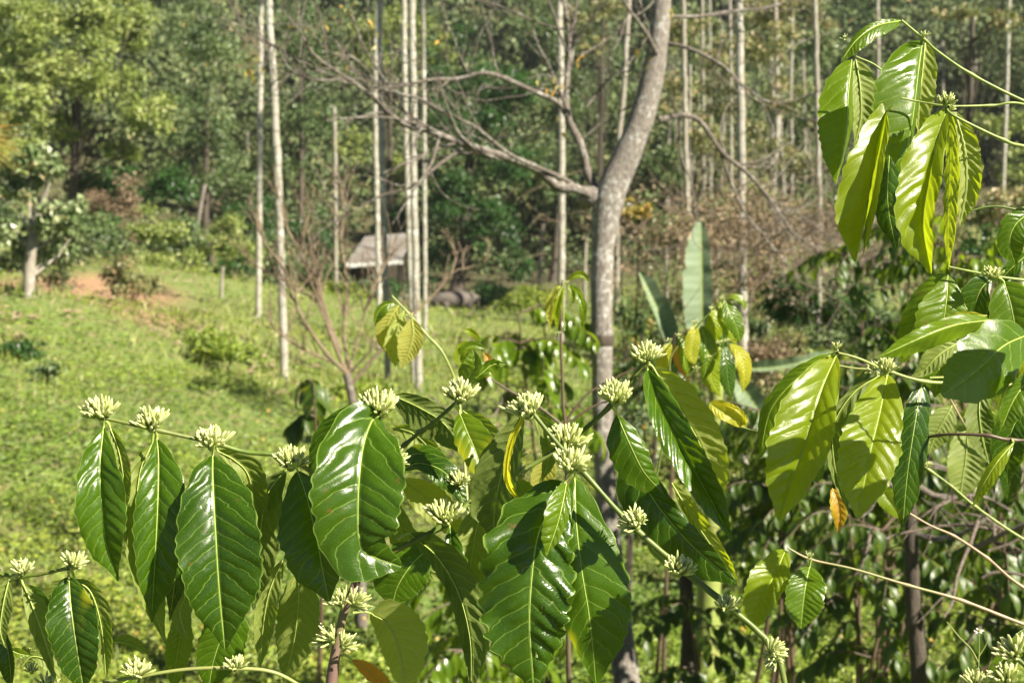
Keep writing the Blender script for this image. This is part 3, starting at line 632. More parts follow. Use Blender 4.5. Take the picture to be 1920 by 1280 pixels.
# ------------------------------------------------------------------ big bare tree
def bare_tree():
    D = 10.; f = foot(1190, 1400, D); root = empty('bare_tree', f, 'large leafless tree with lichened trunk and spreading limbs', 'tree')
    g = np.random.default_rng(5); mb = MB()
    q = spline([f-[0, 0, .3], P(1172,1250,D), P(1150,1080,D), P(1133,860,D), P(1128,620,D), P(1130,470,D), P(1143,370,D), P(1172,300,D), P(1200,230,D), P(1222,150,D), P(1236,60,D), P(1245,-60,D), P(1262,-260,D)], 110)
    rows = np.array([1400,1250,1080,860,640,630,618,470,380,330,250,150,60,-60,-260][::-1]); wid = np.array([60,50,44,41,40,48,40,42,58,56,50,45,39,34,24][::-1])
    # row of every point for its width
    dv = q-CAM; ry = 640-(dv@UP)/(dv@FW)*FPX
    R = np.interp(ry, rows, wid)/2*D/FPX*(1+.025*g.normal(size=110)); tube(mb, q, R, 20)
    tube(mb, [P(1112,372,D), P(1085,362,D-.02)], [.09, .055], 10)                  # swollen dark collar at the fork
    mb.build('trunk', M['bark'], root)
    sc_ = MB(); tube(sc_, [P(1128, y_, D) for y_ in (622, 630, 637, 645, 652)], np.array([19.5, 23.5, 24.5, 22.5, 19.5])*D/FPX, 18); sc_.build('bark_scar', M['bark_dark'], root)
    def br(pix, r0, r1, tw=6, seed=0, L=.95):
        m = MB(); gj = np.random.default_rng(seed+900); s = limb(m, [(a+gj.normal()*4.5, b+gj.normal()*4.5, D+z) if 0 < i_ else (a, b, D+z) for i_, (a, b, z) in enumerate(pix)], r0*.68*D/FPX, r1*.45*D/FPX, 40, 9, .07, seed)
        gg = np.random.default_rng(seed+50)
        for k in range(tw*2+2):
            i = gg.integers(10, 39); d = nrm(s[min(i+1, 39)]-s[i-1]); dd = nrm(d*.9+np.array([gg.normal()*.7, gg.normal()*.5, gg.normal()*.8]))
            twig(m, s[i], dd, L*gg.uniform(.4, 1.1), max(.004, .3*(r0+(r1-r0)*i/40)*D/FPX), 1, gg, .45, .25, 10, 5, (2, 4))
        m.build('limb', M['bark_limb'], root)
    br([(1135,380,0),(1085,357,-.1),(1050,345,-.15),(1000,312,-.2),(940,292,-.3),(880,272,-.4),(810,243,-.5),(760,240,-.5),(715,215,-.6),(690,180,-.6),(645,150,-.7),(600,110,-.8),(560,60,-.8),(520,20,-.8)], 15, 3, 7, 1)
    br([(1122,370,0),(1100,320,.1),(1085,265,.1),(1062,215,.2),(1070,150,.3),(1072,80,.3),(1058,0,.3),(1050,-80,.3)], 13, 7, 5, 2)
    br([(1060,212,.2),(1045,190,.1),(1000,168,0),(945,148,-.1),(905,132,-.2),(870,142,-.2),(800,152,-.4),(720,157,-.5),(640,150,-.6),(560,118,-.7),(500,80,-.8)], 8, 2, 6, 3)
    br([(1075,345,-.1),(1040,325,-.2),(960,285,-.4),(895,240,-.5),(840,205,-.5),(780,185,-.6),(720,170,-.6),(660,120,-.7),(610,90,-.8),(555,30,-.8)], 6, 2, 6, 4)
    br([(870,276,-.4),(830,305,-.5),(770,350,-.6),(715,365,-.6),(660,390,-.7),(620,375,-.7)], 5, 2, 3, 5, .5)
    br([(1235,225,.1),(1275,213,.2),(1310,235,.3),(1355,285,.3),(1405,330,.4),(1450,385,.4),(1490,440,.5),(1540,470,.6),(1600,490,.7)], 8, 2.5, 7, 6)
    br([(1350,280,.3),(1365,330,.35),(1395,390,.4),(1430,440,.4),(1470,480,.5),(1500,520,.5)], 5, 2.5, 4, 7, .6)
    br([(1245,80,0),(1290,92,-.1),(1350,115,-.1),(1400,165,-.2),(1440,188,-.3),(1500,186,-.3),(1550,160,-.4)], 6, 2, 3, 8)
    br([(1240,120,0),(1215,60,-.2),(1180,20,-.3),(1150,-40,-.3)], 8, 3, 3, 9)
    br([(1100,200,.2),(1120,180,.2),(1150,140,.1),(1185,125,.1),(1200,60,.1),(1195,0,.1)], 4, 2, 3, 10, .5)
    br([(1090,262,.1),(1140,225,.1),(1180,205,.1)], 3, 1.6, 1, 11, .4)
    br([(1230,30,0),(1300,20,.2),(1370,20,.3),(1450,15,.4),(1530,-10,.5)], 6, 2, 4, 12)
    br([(1275,214,.2),(1285,290,.3),(1300,350,.3),(1297,420,.3),(1265,462,.3),(1215,470,.3)], 3.5, 1.6, 2, 13, .5)
    br([(560,118,-.7),(520,95,-.8),(460,60,-.8),(430,10,-.9)], 3, 1.5, 4, 14, .6)
    br([(640,150,-.7),(590,150,-.8),(540,120,-.9),(510,80,-.9)], 3.5, 1.5, 4, 15, .6)
    fb = MB(); gg = np.random.default_rng(77)
    for a, b in ((1050,200),(1030,155),(1200,115),(640,30),(600,45),(500,130),(480,145),(700,60),(820,65),(1090,100),(650,120),(1270,40),(470,115),(1040,245),(560,55),(660,20)):
        k = 4; c = P(a, b, D-.4)+gg.normal(size=(k, 3))*.05; leaflets(fb, c, gg.normal(size=(k, 3))+[0, 0, -.4], gg.normal(size=(k, 3))+[0, 0, 1], .055, .03, gg.random(k))
    fb.build('young_leaves', M['f_gold'], root, smooth=False)
bare_tree()

# ------------------------------------------------------------------ leafless shrub in the middle distance
def bare_shrub():
    D = 13.5; f = foot(672, 800, D); root = empty('leafless_shrub', f, 'leafless tan branched shrub in front of the hut', 'shrub')
    g = np.random.default_rng(8)
    def br(pts, r0, r1, k=4, seed=0, L=.45):
        m = MB(); s = limb(m, [(a, b, D+z) for a, b, z in pts], r0*.62*D/FPX, r1*.55*D/FPX, 30, 6, .07, seed); gg = np.random.default_rng(seed+300)
        for j in range(k*3+4):
            i = gg.integers(8, 29); d = nrm(s[min(i+1, 29)]-s[i-1]); twig(m, s[i], nrm(d+np.array([gg.normal()*.7, gg.normal()*.4, .35+gg.normal()*.4])), L*gg.uniform(.5, 1.1), .3*(r0+(r1-r0)*i/30)*D/FPX+.002, 1, gg, .3, .5, 8, 5, (1, 3))
        m.build('branch', M['dry_wood'], root)
    m = MB(); tube(m, spline([f-[0, 0, .2], P(665,760,D), P(650,700,D)], 8), [.075, .06, .055, .05, .045, .042, .04, .04], 8); m.build('trunk', M['bark_limb'], root)
    br([(652,705,0),(625,640,0),(608,590,.1),(585,520,.1),(565,480,.2),(540,430,.2),(520,360,.2)], 7, 3, 5, 1)
    br([(650,700,0),(610,660,-.1),(570,600,-.2),(545,545,-.2),(530,500,-.3),(500,460,-.3),(480,410,-.3)], 6, 2.5, 5, 2)
    br([(655,700,0),(645,620,.1),(650,540,.1),(640,450,.2),(645,380,.2),(630,330,.2)], 6, 2.5, 6, 3)
    br([(640,660,0),(600,580,.1),(585,560,.1),(520,520,.1),(470,490,.1),(455,470,.1)], 4, 2, 4, 4)
    br([(650,690,0),(560,650,-.2),(510,610,-.3),(500,590,-.3)], 4.5, 2.5, 3, 5, .35)
    br([(655,690,0),(680,600,.1),(700,540,.1),(720,500,.2),(745,460,.2)], 5, 2.2, 5, 6)
    br([(660,720,0),(710,660,0),(760,605,0),(820,545,.1),(850,510,.1),(885,500,.1),(915,485,.1)], 6.5, 3, 2, 7, .3)
    br([(845,515,.1),(855,480,.1),(845,455,.1),(828,430,.1)], 4.5, 2.2, 1, 8, .15)
    br([(868,506,.1),(868,478,.1),(876,460,.1)], 3.4, 2, 0, 9, .15)
    br([(640,660,0),(610,580,.1),(590,480,.15),(575,420,.2),(590,350,.2)], 5, 2.2, 5, 10)
    br([(655,700,0),(700,650,-.1),(735,590,-.1),(770,560,-.1)], 4, 2, 3, 11, .3)
bare_shrub()
def thicket(name, label, cat, px, row, D, rx, ry, n, matn, seed, L=1.0, r=.010):
    g = np.random.default_rng(seed); c = P(px, row, D); root = MB()
    for i in range(n):
        p = c+np.array([g.normal()*rx*D/FPX*.5, g.normal()*.7, g.normal()*ry*D/FPX*.5]); p[2] = max(p[2], gz(p[0], p[1])+.05)
        twig(root, p, np.array([g.normal(), g.normal()*.5, g.normal()*.5]), L*g.uniform(.4, 1.2), r*g.uniform(.5, 1.3), 1, g, .5, -.1, 9, 4, (1, 4))
    o = root.build(name, M[matn]); tag(o, label, cat, kind='stuff'); return o
thicket('dry_brush', 'tangle of dry brown twigs right of the bare trunk', 'brushwood', 1420, 430, 16, 330, 75, 260, 'dry_wood', 31, .8, .005)
thicket('dry_brush', 'greyish dead vines hanging over the dark ivy stump', 'brushwood', 1510, 480, 15, 170, 60, 80, 'grey_twig', 32, .8, .007)
thicket('dry_brush', 'thin dead twigs behind the central flower buds', 'brushwood', 940, 770, 9, 120, 30, 26, 'grey_twig', 33, .4, .005)
thicket('dry_brush', 'grey dead wood in the lower right shadow', 'brushwood', 1790, 900, 6, 120, 110, 14, 'grey_twig', 34, .45, .010)
mb = MB(); gg = np.random.default_rng(3)
for i in range(150):
    c = P(gg.normal(1420, 150), gg.normal(450, 45), gg.uniform(15, 19)); clump_leaves(mb, c, .3, 26, .07, gg)
tag(mb.build('dry_leaves', M['f_dry'], smooth=False), 'withered brown leaves caught in the dry twig tangle', 'dry leaves', kind='stuff')

# dead twig fan behind the central buds
D = 3.2; rt = empty('dead_twig', P(1060, 800, D), 'thin reddish brown upright twig with forks and hanging leaf tip', 'twig')
mb = MB(); limb(mb, [(1062,880,D),(1060,800,D),(1056,760,D),(1054,700,D),(1052,650,D),(1052,560,D),(1055,525,D)], 3.4*D/FPX, 2.*D/FPX, 24, 7)
limb(mb, [(1060,790,D),(1100,740,D),(1140,715,D),(1190,690,D)], 2.6*D/FPX, 1.6*D/FPX, 12, 6)
limb(mb, [(1062,795,D),(1120,758,D),(1180,745,D)], 2.4*D/FPX, 1.6*D/FPX, 12, 6)
limb(mb, [(1058,800,D),(1010,762,D),(960,735,D),(920,710,D)], 2.8*D/FPX, 2*D/FPX, 12, 6)
limb(mb, [(1062,880,D),(1064,1100,D),(1070,1500,D)], 4*D/FPX, 6*D/FPX, 12, 6)
mb.build('twig_stem', M['stem_brown'], rt)

# old trunks low on the right
def old_trunk(label, D, path, r0, r1, arms, seed):
    f = foot(*path[0], D); root = empty('old_trunk', f, label, 'tree trunk'); mb = MB()
    gg = np.random.default_rng(seed); q = spline([f-[0, 0, .1]]+[P(a, b, D) for a, b in path[1:]], 40)
    tube(mb, q, np.linspace(r0, r1, 40)*D/FPX*(1+.08*gg.normal(size=40)), 12); mb.build('trunk', M['bark_dark'], root)
    for pts in arms:
        m = MB(); s = limb(m, [(a, b, D+z) for a, b, z in pts], 7*D/FPX, 2.5*D/FPX, 24, 7, .1, seed)
        for k in range(3): twig(m, s[gg.integers(6, 22)], gg.normal(size=3)+[0, 0, .4], .25, .004, 0, gg, .5)
        m.build('branch', M['bark_limb'], root)
old_trunk('dark old coffee trunk with grey knotted branches at lower right', 6.4, [(1720,1500),(1722,1280),(1712,1130),(1708,1000),(1700,880)], 19, 12,
 [[(1706,930,0),(1660,905,-.1),(1620,915,-.1),(1580,905,-.2)], [(1700,890,0),(1740,870,-.1),(1790,880,-.1),(1800,840,-.2)], [(1708,1000,0),(1770,1010,-.1),(1830,985,-.2),(1860,960,-.2)], [(1702,900,0),(1760,930,.1),(1840,930,.2),(1900,960,.2)], [(1700,880,0),(1670,860,.1),(1640,850,.1)]], 5)
old_trunk('short reddish brown stump standing in the sunlit weeds at bottom centre right', 9, [(1292,1280),(1290,1180),(1286,1090),(1284,1010)], 16, 12, [[(1285,1030,0),(1300,990,0),(1330,960,0)]], 6)

# ------------------------------------------------------------------ banana plant
def banana():
    D = 11.5; f = foot(1330, 900, D); root = empty('banana_plant', f, 'banana plant with tall blue green leaves behind the ribbed coffee leaves', 'banana plant')
    m, nt, b, N, L = mat('banana leaf'); uv = node(nt, 'ShaderNodeUVMap', uv_map='uv'); s = node(nt, 'ShaderNodeSeparateXYZ'); L(uv.outputs[0], s.inputs[0])
    wv = node(nt, 'ShaderNodeTexWave', bands_direction='Y'); wv.inputs['Scale'].default_value = 5; wv.inputs['Distortion'].default_value = 1.5; L(uv.outputs[0], wv.inputs[0])
    u = mth(nt, 'ABSOLUTE', mth(nt, 'SUBTRACT', mth(nt, 'MULTIPLY', s.outputs[0], 2.), 1.))
    c = mixc(nt, wv.outputs[1], (.155, .22, .12), (.20, .265, .155)); c = mixc(nt, ramp(nt, u, .05, .09, 1, 0), c, (.34, .42, .14))
    n = noise(nt, 9, objco(nt), 4); c = mixc(nt, mth(nt, 'MULTIPLY', ramp(nt, n, .55, .62), ramp(nt, u, .75, .95)), c, (.40, .30, .15))
    L(c, b.inputs['Base Color']); b.inputs['Roughness'].default_value = .65
    t = node(nt, 'ShaderNodeBsdfTranslucent'); t.inputs[0].default_value = (.22, .32, .12, 1); ms = node(nt, 'ShaderNodeMixShader'); ms.inputs[0].default_value = .18
    L(b.outputs[0], ms.inputs[1]); L(t.outputs[0], ms.inputs[2]); L(ms.outputs[0], nt.nodes['Material Output'].inputs[0])
    st = MB(); top = P(1345, 700, D+.2); tube(st, spline([f-[0, 0, .2], f*.5+top*.5, top], 10), np.linspace(.12, .06, 10), 10); st.build('stem', M['stem_olive'], root)
    def blade(pts, wa, wb, k):
        q = spline([(a, b_) for a, b_, z in pts], 40); z = np.interp(np.linspace(0, 1, 40), np.linspace(0, 1, len(pts)), [p[2] for p in pts])
        tg = np.gradient(q, axis=0); tg /= np.linalg.norm(tg, axis=1)[:, None]; nn = np.stack([-tg[:, 1], tg[:, 0]], 1)
        v = np.linspace(0, 1, 40); pr = np.clip(np.sin(math.pi*v**.8), 0, 1)**.45; g = np.random.default_rng(k)
        us = np.linspace(-1, 1, 13); G = []; uv = []
        tear = 1+.05*g.normal(size=40)
        for i in range(40):
            for u in us:
                w_ = (wb if u > 0 else wa)*abs(u)*pr[i]*tear[i];
                G.append(P(*(q[i]+(nn[i] if u < 0 else -nn[i])*w_), D+z[i]-.05*abs(u)*pr[i]+.004*math.sin(i*.9+k)*abs(u)))
                uv.append((u*.5+.5, v[i]))
        i = np.arange(39)[:, None]*13; j = np.arange(12)[None]; F = np.stack([i+j, i+j+1, i+13+j+1, i+13+j], -1).reshape(-1, 4)
        mb = MB(); mb.add(np.array(G), F, uv); lf = mb.build('leaf', m, root)
        rb = MB(); pth = np.array([P(a, b_, D+zz+.012) for (a, b_), zz in zip(q, z)]); tube(rb, pth, np.linspace(.018, .005, 40), 6)
        tube(rb, spline([top, top*.5+pth[0]*.5+[0, 0, .05], pth[0]], 6), .022, 6)
        rb.build('midrib', M['stem_olive'], lf)
    blade([(1318,650,0),(1316,560,.0),(1315,480,.05),(1314,412,.1)], 20, 36, 1)
    blade([(1262,665,.1),(1240,600,.1),(1218,550,.1),(1198,508,.15)], 26, 8, 2)
    blade([(1385,690,.3),(1440,690,.3),(1500,680,.3),(1560,660,.4)], 6, 16, 3)
    blade([(1370,700,.2),(1395,730,.1),(1425,780,-.1),(1440,860,-.2)], 22, 22, 4)
banana()

# ------------------------------------------------------------------ hut
def hut():
    D = 71; c = foot(705, 500, D); root = empty('hut', c, 'small open hut with a sloping tin roof among the trees', 'hut')
    m, nt, b, N, L = mat('weathered tin'); n = noise(nt, .9, objco(nt), 3)
    L(mixc(nt, ramp(nt, n, .45, .6), (.25, .235, .22), (.19, .165, .14)), b.inputs['Base Color']); b.inputs['Roughness'].default_value = .5
    W_, d = 2.7, 2.6; hb = P(700, 485, D)[2]-c[2]; mb = MB()
    # corrugated roof sloping to the viewer, with real waves and thickness
    us = np.linspace(-W_*.5, W_*.5, 81); z0, z1 = hb, hb+1.15
    for t0 in (0, .03):
        V = [[c[0]+u+v*.7, c[1]-d*.5+v*d, c[2]+z0+(z1-z0)*v+.014*math.sin(u*26)-t0+.22*u/W_] for v in (0, .5, 1) for u in us]
        i = np.arange(2)[:, None]*81; j = np.arange(80)[None]; F = np.stack([i+j, i+j+1, i+81+j+1, i+81+j], -1).reshape(-1, 4); mb.add(np.array(V), F)
    mb.build('roof', m, root)
    def box(mb, a, b_):
        x0, y0, z0_ = a; x1, y1, z1_ = b_; V = [(x, y, z) for z in (z0_, z1_) for y in (y0, y1) for x in (x0, x1)]
        mb.add(np.array(V)+c, [(0,2,3,1),(4,5,7,6),(0,1,5,4),(2,6,7,3),(0,4,6,2),(1,3,7,5)])
    mw, nt, b, N, L = mat('white edge board'); b.inputs['Base Color'].default_value = (.75, .75, .74, 1)
    for i in range(5):
        mb = MB(); x = -W_*.5+i*.57; box(mb, (x, -d*.5-.06, z0-.30+.04*i), (x+.54, -d*.5-.03, z0-.11+.04*i)); mb.build('edge_board', mw, root, smooth=False)
    for x in (-1.3, 0, 1.3):
        for y in (-1.15, 1.1):
            mb = MB(); tube(mb, [c+[x, y, -.3], c+[x, y, z0+.1+(.5 if y > 0 else 0)]], .07, 6); mb.build('corner_post', M['bark_dark'], root)
    mb = MB(); box(mb, (-1.35, 1.2, -.3), (1.35, 1.27, z0+.5)); mb.build('back_wall', M['bark_dark'], root, smooth=False)
hut()

# ------------------------------------------------------------------ buffalo
def buffalo():
    m, nt, b, N, L = mat('grey brown hide'); n = noise(nt, 9, objco(nt), 5)
    L(mixc(nt, n, (.075, .062, .055), (.15, .125, .11)), b.inputs['Base Color']); b.inputs['Roughness'].default_value = .8
    f = foot(858, 604, 65)+np.array([0, 0, .1]); a = math.radians(200); ca, sa = math.cos(a), math.sin(a); sc = .95
    def W3(pts): return np.array([f+np.array([(x*ca-y*sa)*sc, (x*sa+y*ca)*sc, z*sc]) for x, y, z in pts])
    mb = MB()
    def part(pts, rad, n=22):
        q = spline(W3(pts), n); R = np.interp(np.linspace(0, 1, n), np.linspace(0, 1, len(rad)), rad)*sc; tube(mb, q, R, 14)
    part([(-1.0, 0, .98), (-.85, 0, 1.0), (-.4, 0, .93), (.1, 0, .90), (.5, 0, .97), (.85, 0, 1.0), (1.0, 0, .95)], [.10, .30, .40, .44, .41, .33, .16])   # barrel of the body
    part([(.75, 0, 1.05), (1.05, 0, .92), (1.3, 0, .72)], [.30, .22, .16])                                                                                  # neck
    part([(1.2, 0, .80), (1.38, 0, .60), (1.50, 0, .36), (1.54, 0, .22)], [.14, .17, .12, .085])                                                             # head
    for s_ in (1, -1):
        part([(.66, .2*s_, .80), (.66+.04*s_, .22*s_, .45), (.64+.08*s_, .22*s_, .02)], [.19, .10, .085])
        part([(-.68, .2*s_, .92), (-.58+.05*s_, .24*s_, .62), (-.80+.05*s_, .23*s_, .38), (-.74+.06*s_, .23*s_, .02)], [.26, .17, .09, .08])
        part([(1.22, .12*s_, .84), (1.16, .30*s_, .80), (1.12, .40*s_, .74)], [.05, .075, .02], 8)                                                           # ears
    part([(-.98, 0, 1.12), (-1.08, 0, .85), (-1.08, 0, .45)], [.05, .035, .04])                                                                              # tail
    o = mb.build('buffalo', m); rm = o.modifiers.new('one skin', 'REMESH'); rm.mode = 'VOXEL'; rm.voxel_size = .03; rm.use_smooth_shade = True
    sm = o.modifiers.new('soft', 'SMOOTH'); sm.iterations = 6; sm.factor = .6
    tag(o, 'grey brown water buffalo grazing in the shade with head down', 'buffalo')
    hm, nt, b, N, L = mat('horn'); b.inputs['Base Color'].default_value = (.06, .05, .045, 1)
    for s_ in (1, -1):
        mb = MB(); q = [(1.30, .1*s_, .84), (1.22, .28*s_, .92), (1.04, .38*s_, 1.06), (.90, .30*s_, 1.18)]
        tube(mb, spline([f+np.array([(x*ca-y*sa)*sc, (x*sa+y*ca)*sc, z*sc]) for x, y, z in q], 10), np.linspace(.045, .012, 10), 6); mb.build('horn', hm, o)
buffalo()

# yellow palm frond poking in from the left
rt = empty('palm_frond', P(-60, 300, 22), 'yellow palm frond tip poking in at the left edge', 'palm frond'); mb = MB(); gg = np.random.default_rng(6)
for k in range(26):
    a = math.radians(-48+k*3.4); s0 = np.array([-70., 255.]); L_ = gg.uniform(95, 125); e = s0+L_*np.array([math.cos(a), math.sin(a)*.75])
    q = np.array([P(*(s0+(e-s0)*t+[0, 16*t*t]), 22+.1*math.sin(k*2.)) for t in np.linspace(0, 1, 6)]); tube(mb, q, np.linspace(.018, .004, 6), 4, r=gg.random())
mb.build('frond', M['f_gold'], rt)

# ------------------------------------------------------------------ coffee leaves, built one by one
NU, NV = 25, 84
def leaf(parent, mid, wa, wb, D0, D1=None, za=-.35, zb=-.35, face=1, m='leaf_dark', N=10, quilt=1., peak=.45, base=None, arc=None, wave=1., seed=0, label=None, holes=0, fat=.8, pw=None):
    """mid: pixels base to tip; wa/wb: widest half width in pixels on the image left/right of a leaf that hangs down;
    D0, D1: distance of base and tip; za/zb: how far each margin comes forward (-) or goes back (+), in half widths"""
    g = np.random.default_rng(seed+int(mid[0][0]*7+mid[0][1]*3+wa)); D1 = D0 if D1 is None else D1
    q = spline(mid, NV); v = np.linspace(0, 1, NV)
    Lpx = np.linalg.norm(np.diff(q, axis=0), axis=1).sum(); Lm = math.hypot(Lpx*D0/FPX, D1-D0); hw = .19*Lm
    arc = (.11 if face > 0 else .05) if arc is None else arc
    Dm = D0+(D1-D0)*v-arc*Lm*np.sin(math.pi*v**.8)+arc*Lm*.45
    tg = np.gradient(q, axis=0); tg /= np.linalg.norm(tg, axis=1)[:, None]
    for _ in range(6): tg[1:-1] = (tg[:-2]+tg[1:-1]*2+tg[2:])/4
    tg /= np.linalg.norm(tg, axis=1)[:, None]; nn = np.stack([-tg[:, 1], tg[:, 0]], 1)
    k = math.log(.5)/math.log(peak); pr = np.clip(np.sin(math.pi*v**k), 0, 1)**fat
    ss = np.clip((v-.80)/.17, 0, 1); ss = ss*ss*(3-2*ss); pr = pr*(1-.42*ss)
    us = np.linspace(-1, 1, NU); jit = np.cumsum(g.normal(size=NV))*.02; jit -= jit.mean()
    irr = [1+.035*np.interp(v, np.linspace(0, 1, 13), g.normal(size=13)) for _ in (0, 1)]
    U, Vv = np.meshgrid(us, v); au = np.abs(U); PR = pr[:, None]
    ph = (Vv-(.13*au+.06*au*au)*PR)*N*1.12+jit[:, None]*N*.3+.35
    sc = 1+.034*np.sin(2*math.pi*ph+1.2)*wave
    W = np.where(U < 0, wa*irr[0][:, None], wb*irr[1][:, None])*PR*sc
    sg = np.where(U < 0, 1., -1.)
    PX = q[:, None, 0]+nn[:, None, 0]*sg*W*au; PY = q[:, None, 1]+nn[:, None, 1]*sg*W*au
    zz = np.where(U < 0, za, zb)*hw*PR*(au*1.25-.25*au*au)
    zz = zz+wave*.035*hw*np.sin(2*math.pi*ph*.5+g.uniform(0, 6))*au**3*PR+wave*.09*hw*np.sin(2*math.pi*Vv*g.uniform(1.4, 2.4)+g.uniform(0, 6)+np.sign(U))*au**2*PR
    G = P(PX, PY, Dm[:, None]+zz)
    du = np.gradient(G, axis=1); dv = np.gradient(G, axis=0); nor = np.cross(du, dv); nor /= np.linalg.norm(nor, axis=2)[..., None]+1e-9
    tocam = (nor*(CAM-G)).sum(-1).mean(); nor = nor*np.sign(tocam)
    sn = np.abs(np.sin(math.pi*ph)); amp = 1+.5*np.interp(Vv, np.linspace(0, 1, 9), g.normal(size=9))*np.where(U < 0, 1, -.6)
    if face < 0: quilt *= 1.9
    h = quilt*.037*hw*np.clip(amp, .2, 2)*(.5*sn+.5*sn**2)*np.clip(au*3.2, 0, 1)*(1-au**5)*np.clip(PR*1.6, 0, 1)
    h += .05*hw*np.sin(U*g.uniform(1, 3)+Vv*g.uniform(3, 8)+g.uniform(0, 6))*np.sin(Vv*g.uniform(5, 11)+g.uniform(0, 6))*PR*au
    h -= .05*hw*np.exp(-(au/.07)**2)*PR
    G = G+nor*face*h[..., None]
    # thin-sheet winding: upper side is the front face
    i = np.arange(NV-1)[:, None]*NU; j = np.arange(NU-1)[None]
    F = np.stack([i+j, i+j+1, i+NU+j+1, i+NU+j], -1).reshape(-1, 4)
    flip = (np.sign(tocam) < 0) != (face < 0)
    if flip: F = F[:, ::-1]
    uv = np.stack([U*.5+.5, Vv], -1).reshape(-1, 2); u2 = np.stack([ph, np.broadcast_to(PR*.9+.1, ph.shape)], -1).reshape(-1, 2)
    mb = MB()
    if holes:
        cu = (U[:-1, :-1]+U[1:, 1:])/2; cv = (Vv[:-1, :-1]+Vv[1:, 1:])/2; kill = np.zeros(cu.shape, bool)
        for hu, hv, hr in holes: kill |= ((cu-hu)**2*.12+(cv-hv)**2 < hr*hr)
        F = F[~kill.ravel()]
    mb.add(G.reshape(-1, 3), F, uv, u2, r=float(g.random()))
    o = mb.build('leaf', M[m], parent, label=label)
    # midrib and stalk
    rb = MB(); c = G[:, NU//2]; off = nor[:, NU//2]*(.0004 if face > 0 else .0010); R = np.linspace(.00065, .0002, NV)*(1 if face > 0 else 1.3)
    pts = (c+off)[:int(NV*.93)]; R = R[:len(pts)]
    if base is not None:
        b0 = P(base[0], base[1], base[2] if len(base) > 2 else D0); s0 = spline([b0, b0*.45+pts[0]*.55+np.array([0, 0, .0015]), pts[0], pts[4]], 10)[:-1]
        pts = np.vstack([s0, pts[4:]]); R = np.concatenate([np.linspace(.0021, .0010, 9), R[4:]])
    tube(rb, pts, R, 6, cap=False); rb.build('midrib', M['rib_dark' if m == 'leaf_dark' and face > 0 and seed % 3 == 1 else 'rib'], o)
    return o

def spindle(V0, F0, p, d, L, r, g, bend):
    n = 6; ts = np.array([0, .12, .35, .6, .82, .95, 1.]); rs = np.array([.45, .6, .72, .95, 1., .6, .08])
    a = nrm(np.cross(d, [.3, .1, .9])); b = np.cross(d, a); an = np.linspace(0, 2*math.pi, n, endpoint=False)
    c = p+d*L*ts[:, None]+bend*(ts[:, None]**2)*L
    return (c[:, None]+r*rs[:, None, None]*(a*np.cos(an)[:, None]+b*np.sin(an)[:, None])).reshape(-1, 3), ts
def buds(parent, px, py, D, w, n=38, tilt=(0, 1.), spread=1.12, seed=0, ln=1.):
    "a cluster of flower buds; px,py is its centre in the picture, w its width in pixels, tilt its direction (right, up)"
    g = np.random.default_rng(seed+int(px*3+py)); mb = MB(); W_ = w*D/FPX; t = nrm(np.array([tilt[0], -.25, tilt[1]]))
    p0 = P(px, py, D)-t*W_*.32; s = nrm(np.cross(t, [0, 1., 0.1])); q = np.cross(s, t)
    i = np.arange(6)[:, None]*6; j = np.arange(6)[None]; k = (j+1) % 6; F = np.stack([i+j, i+k, i+6+k, i+6+j], -1).reshape(-1, 4)
    n = int(n*1.7)
    for b in range(n):
        th = spread*math.sqrt((b+.5)/n)*g.uniform(.85, 1.1); a = b*2.39996+g.uniform(-.3, .3)
        d = nrm(t*math.cos(th)+(s*math.cos(a)+q*math.sin(a))*math.sin(th)+g.normal(size=3)*.05)
        L_ = W_*.56*ln*g.uniform(.75, 1.12)*(1-.12*th/spread); st = p0+(s*math.cos(a)+q*math.sin(a))*W_*.10*math.sin(th)+s*g.normal()*W_*.07
        V, ts = spindle(None, None, st, d, L_, W_*.044*g.uniform(.8, 1.2), g, (t*.12+g.normal(size=3)*.05))
        mb.add(V, F, np.stack([np.zeros(42), np.repeat(ts, 6)], 1), r=float(g.random()))
    # dark scaly receptacle at the node
    m2 = MB(); tube(m2, spline([p0-t*W_*.13, p0-t*W_*.02, p0+t*W_*.06], 5), [.0026, W_*.12, W_*.13, W_*.10, W_*.05], 8)
    o = mb.build('flower_cluster', M['bud'], parent); m2.build('receptacle', M['stem_olive'], o); return o
def stem(parent, pix, r0, r1, m='stem_green', nodes=(), name='stem', sides=10):
    "radii in millimetres; pix = (px,py,D)"
    q = spline(np.array([P(a, b, d) for a, b, d in pix]), 60); R = np.linspace(r0, r1, 60)/1000
    for a, b in nodes:
        dv = q-CAM; x = 960+(dv@RT)/(dv@FW)*FPX; y = 640-(dv@UP)/(dv@FW)*FPX; i = int(np.argmin((x-a)**2+(y-b)**2))
        R = R*(1+.45*np.exp(-((np.arange(60)-i)/1.3)**2))
    mb = MB(); tube(mb, q, R, sides); return mb.build(name, M[m], parent)
def plant(label, px, py, D, name='coffee_branch', cat='coffee branch', group='flowering coffee branches'):
    return empty(name, P(px, py, D), label, cat, group)

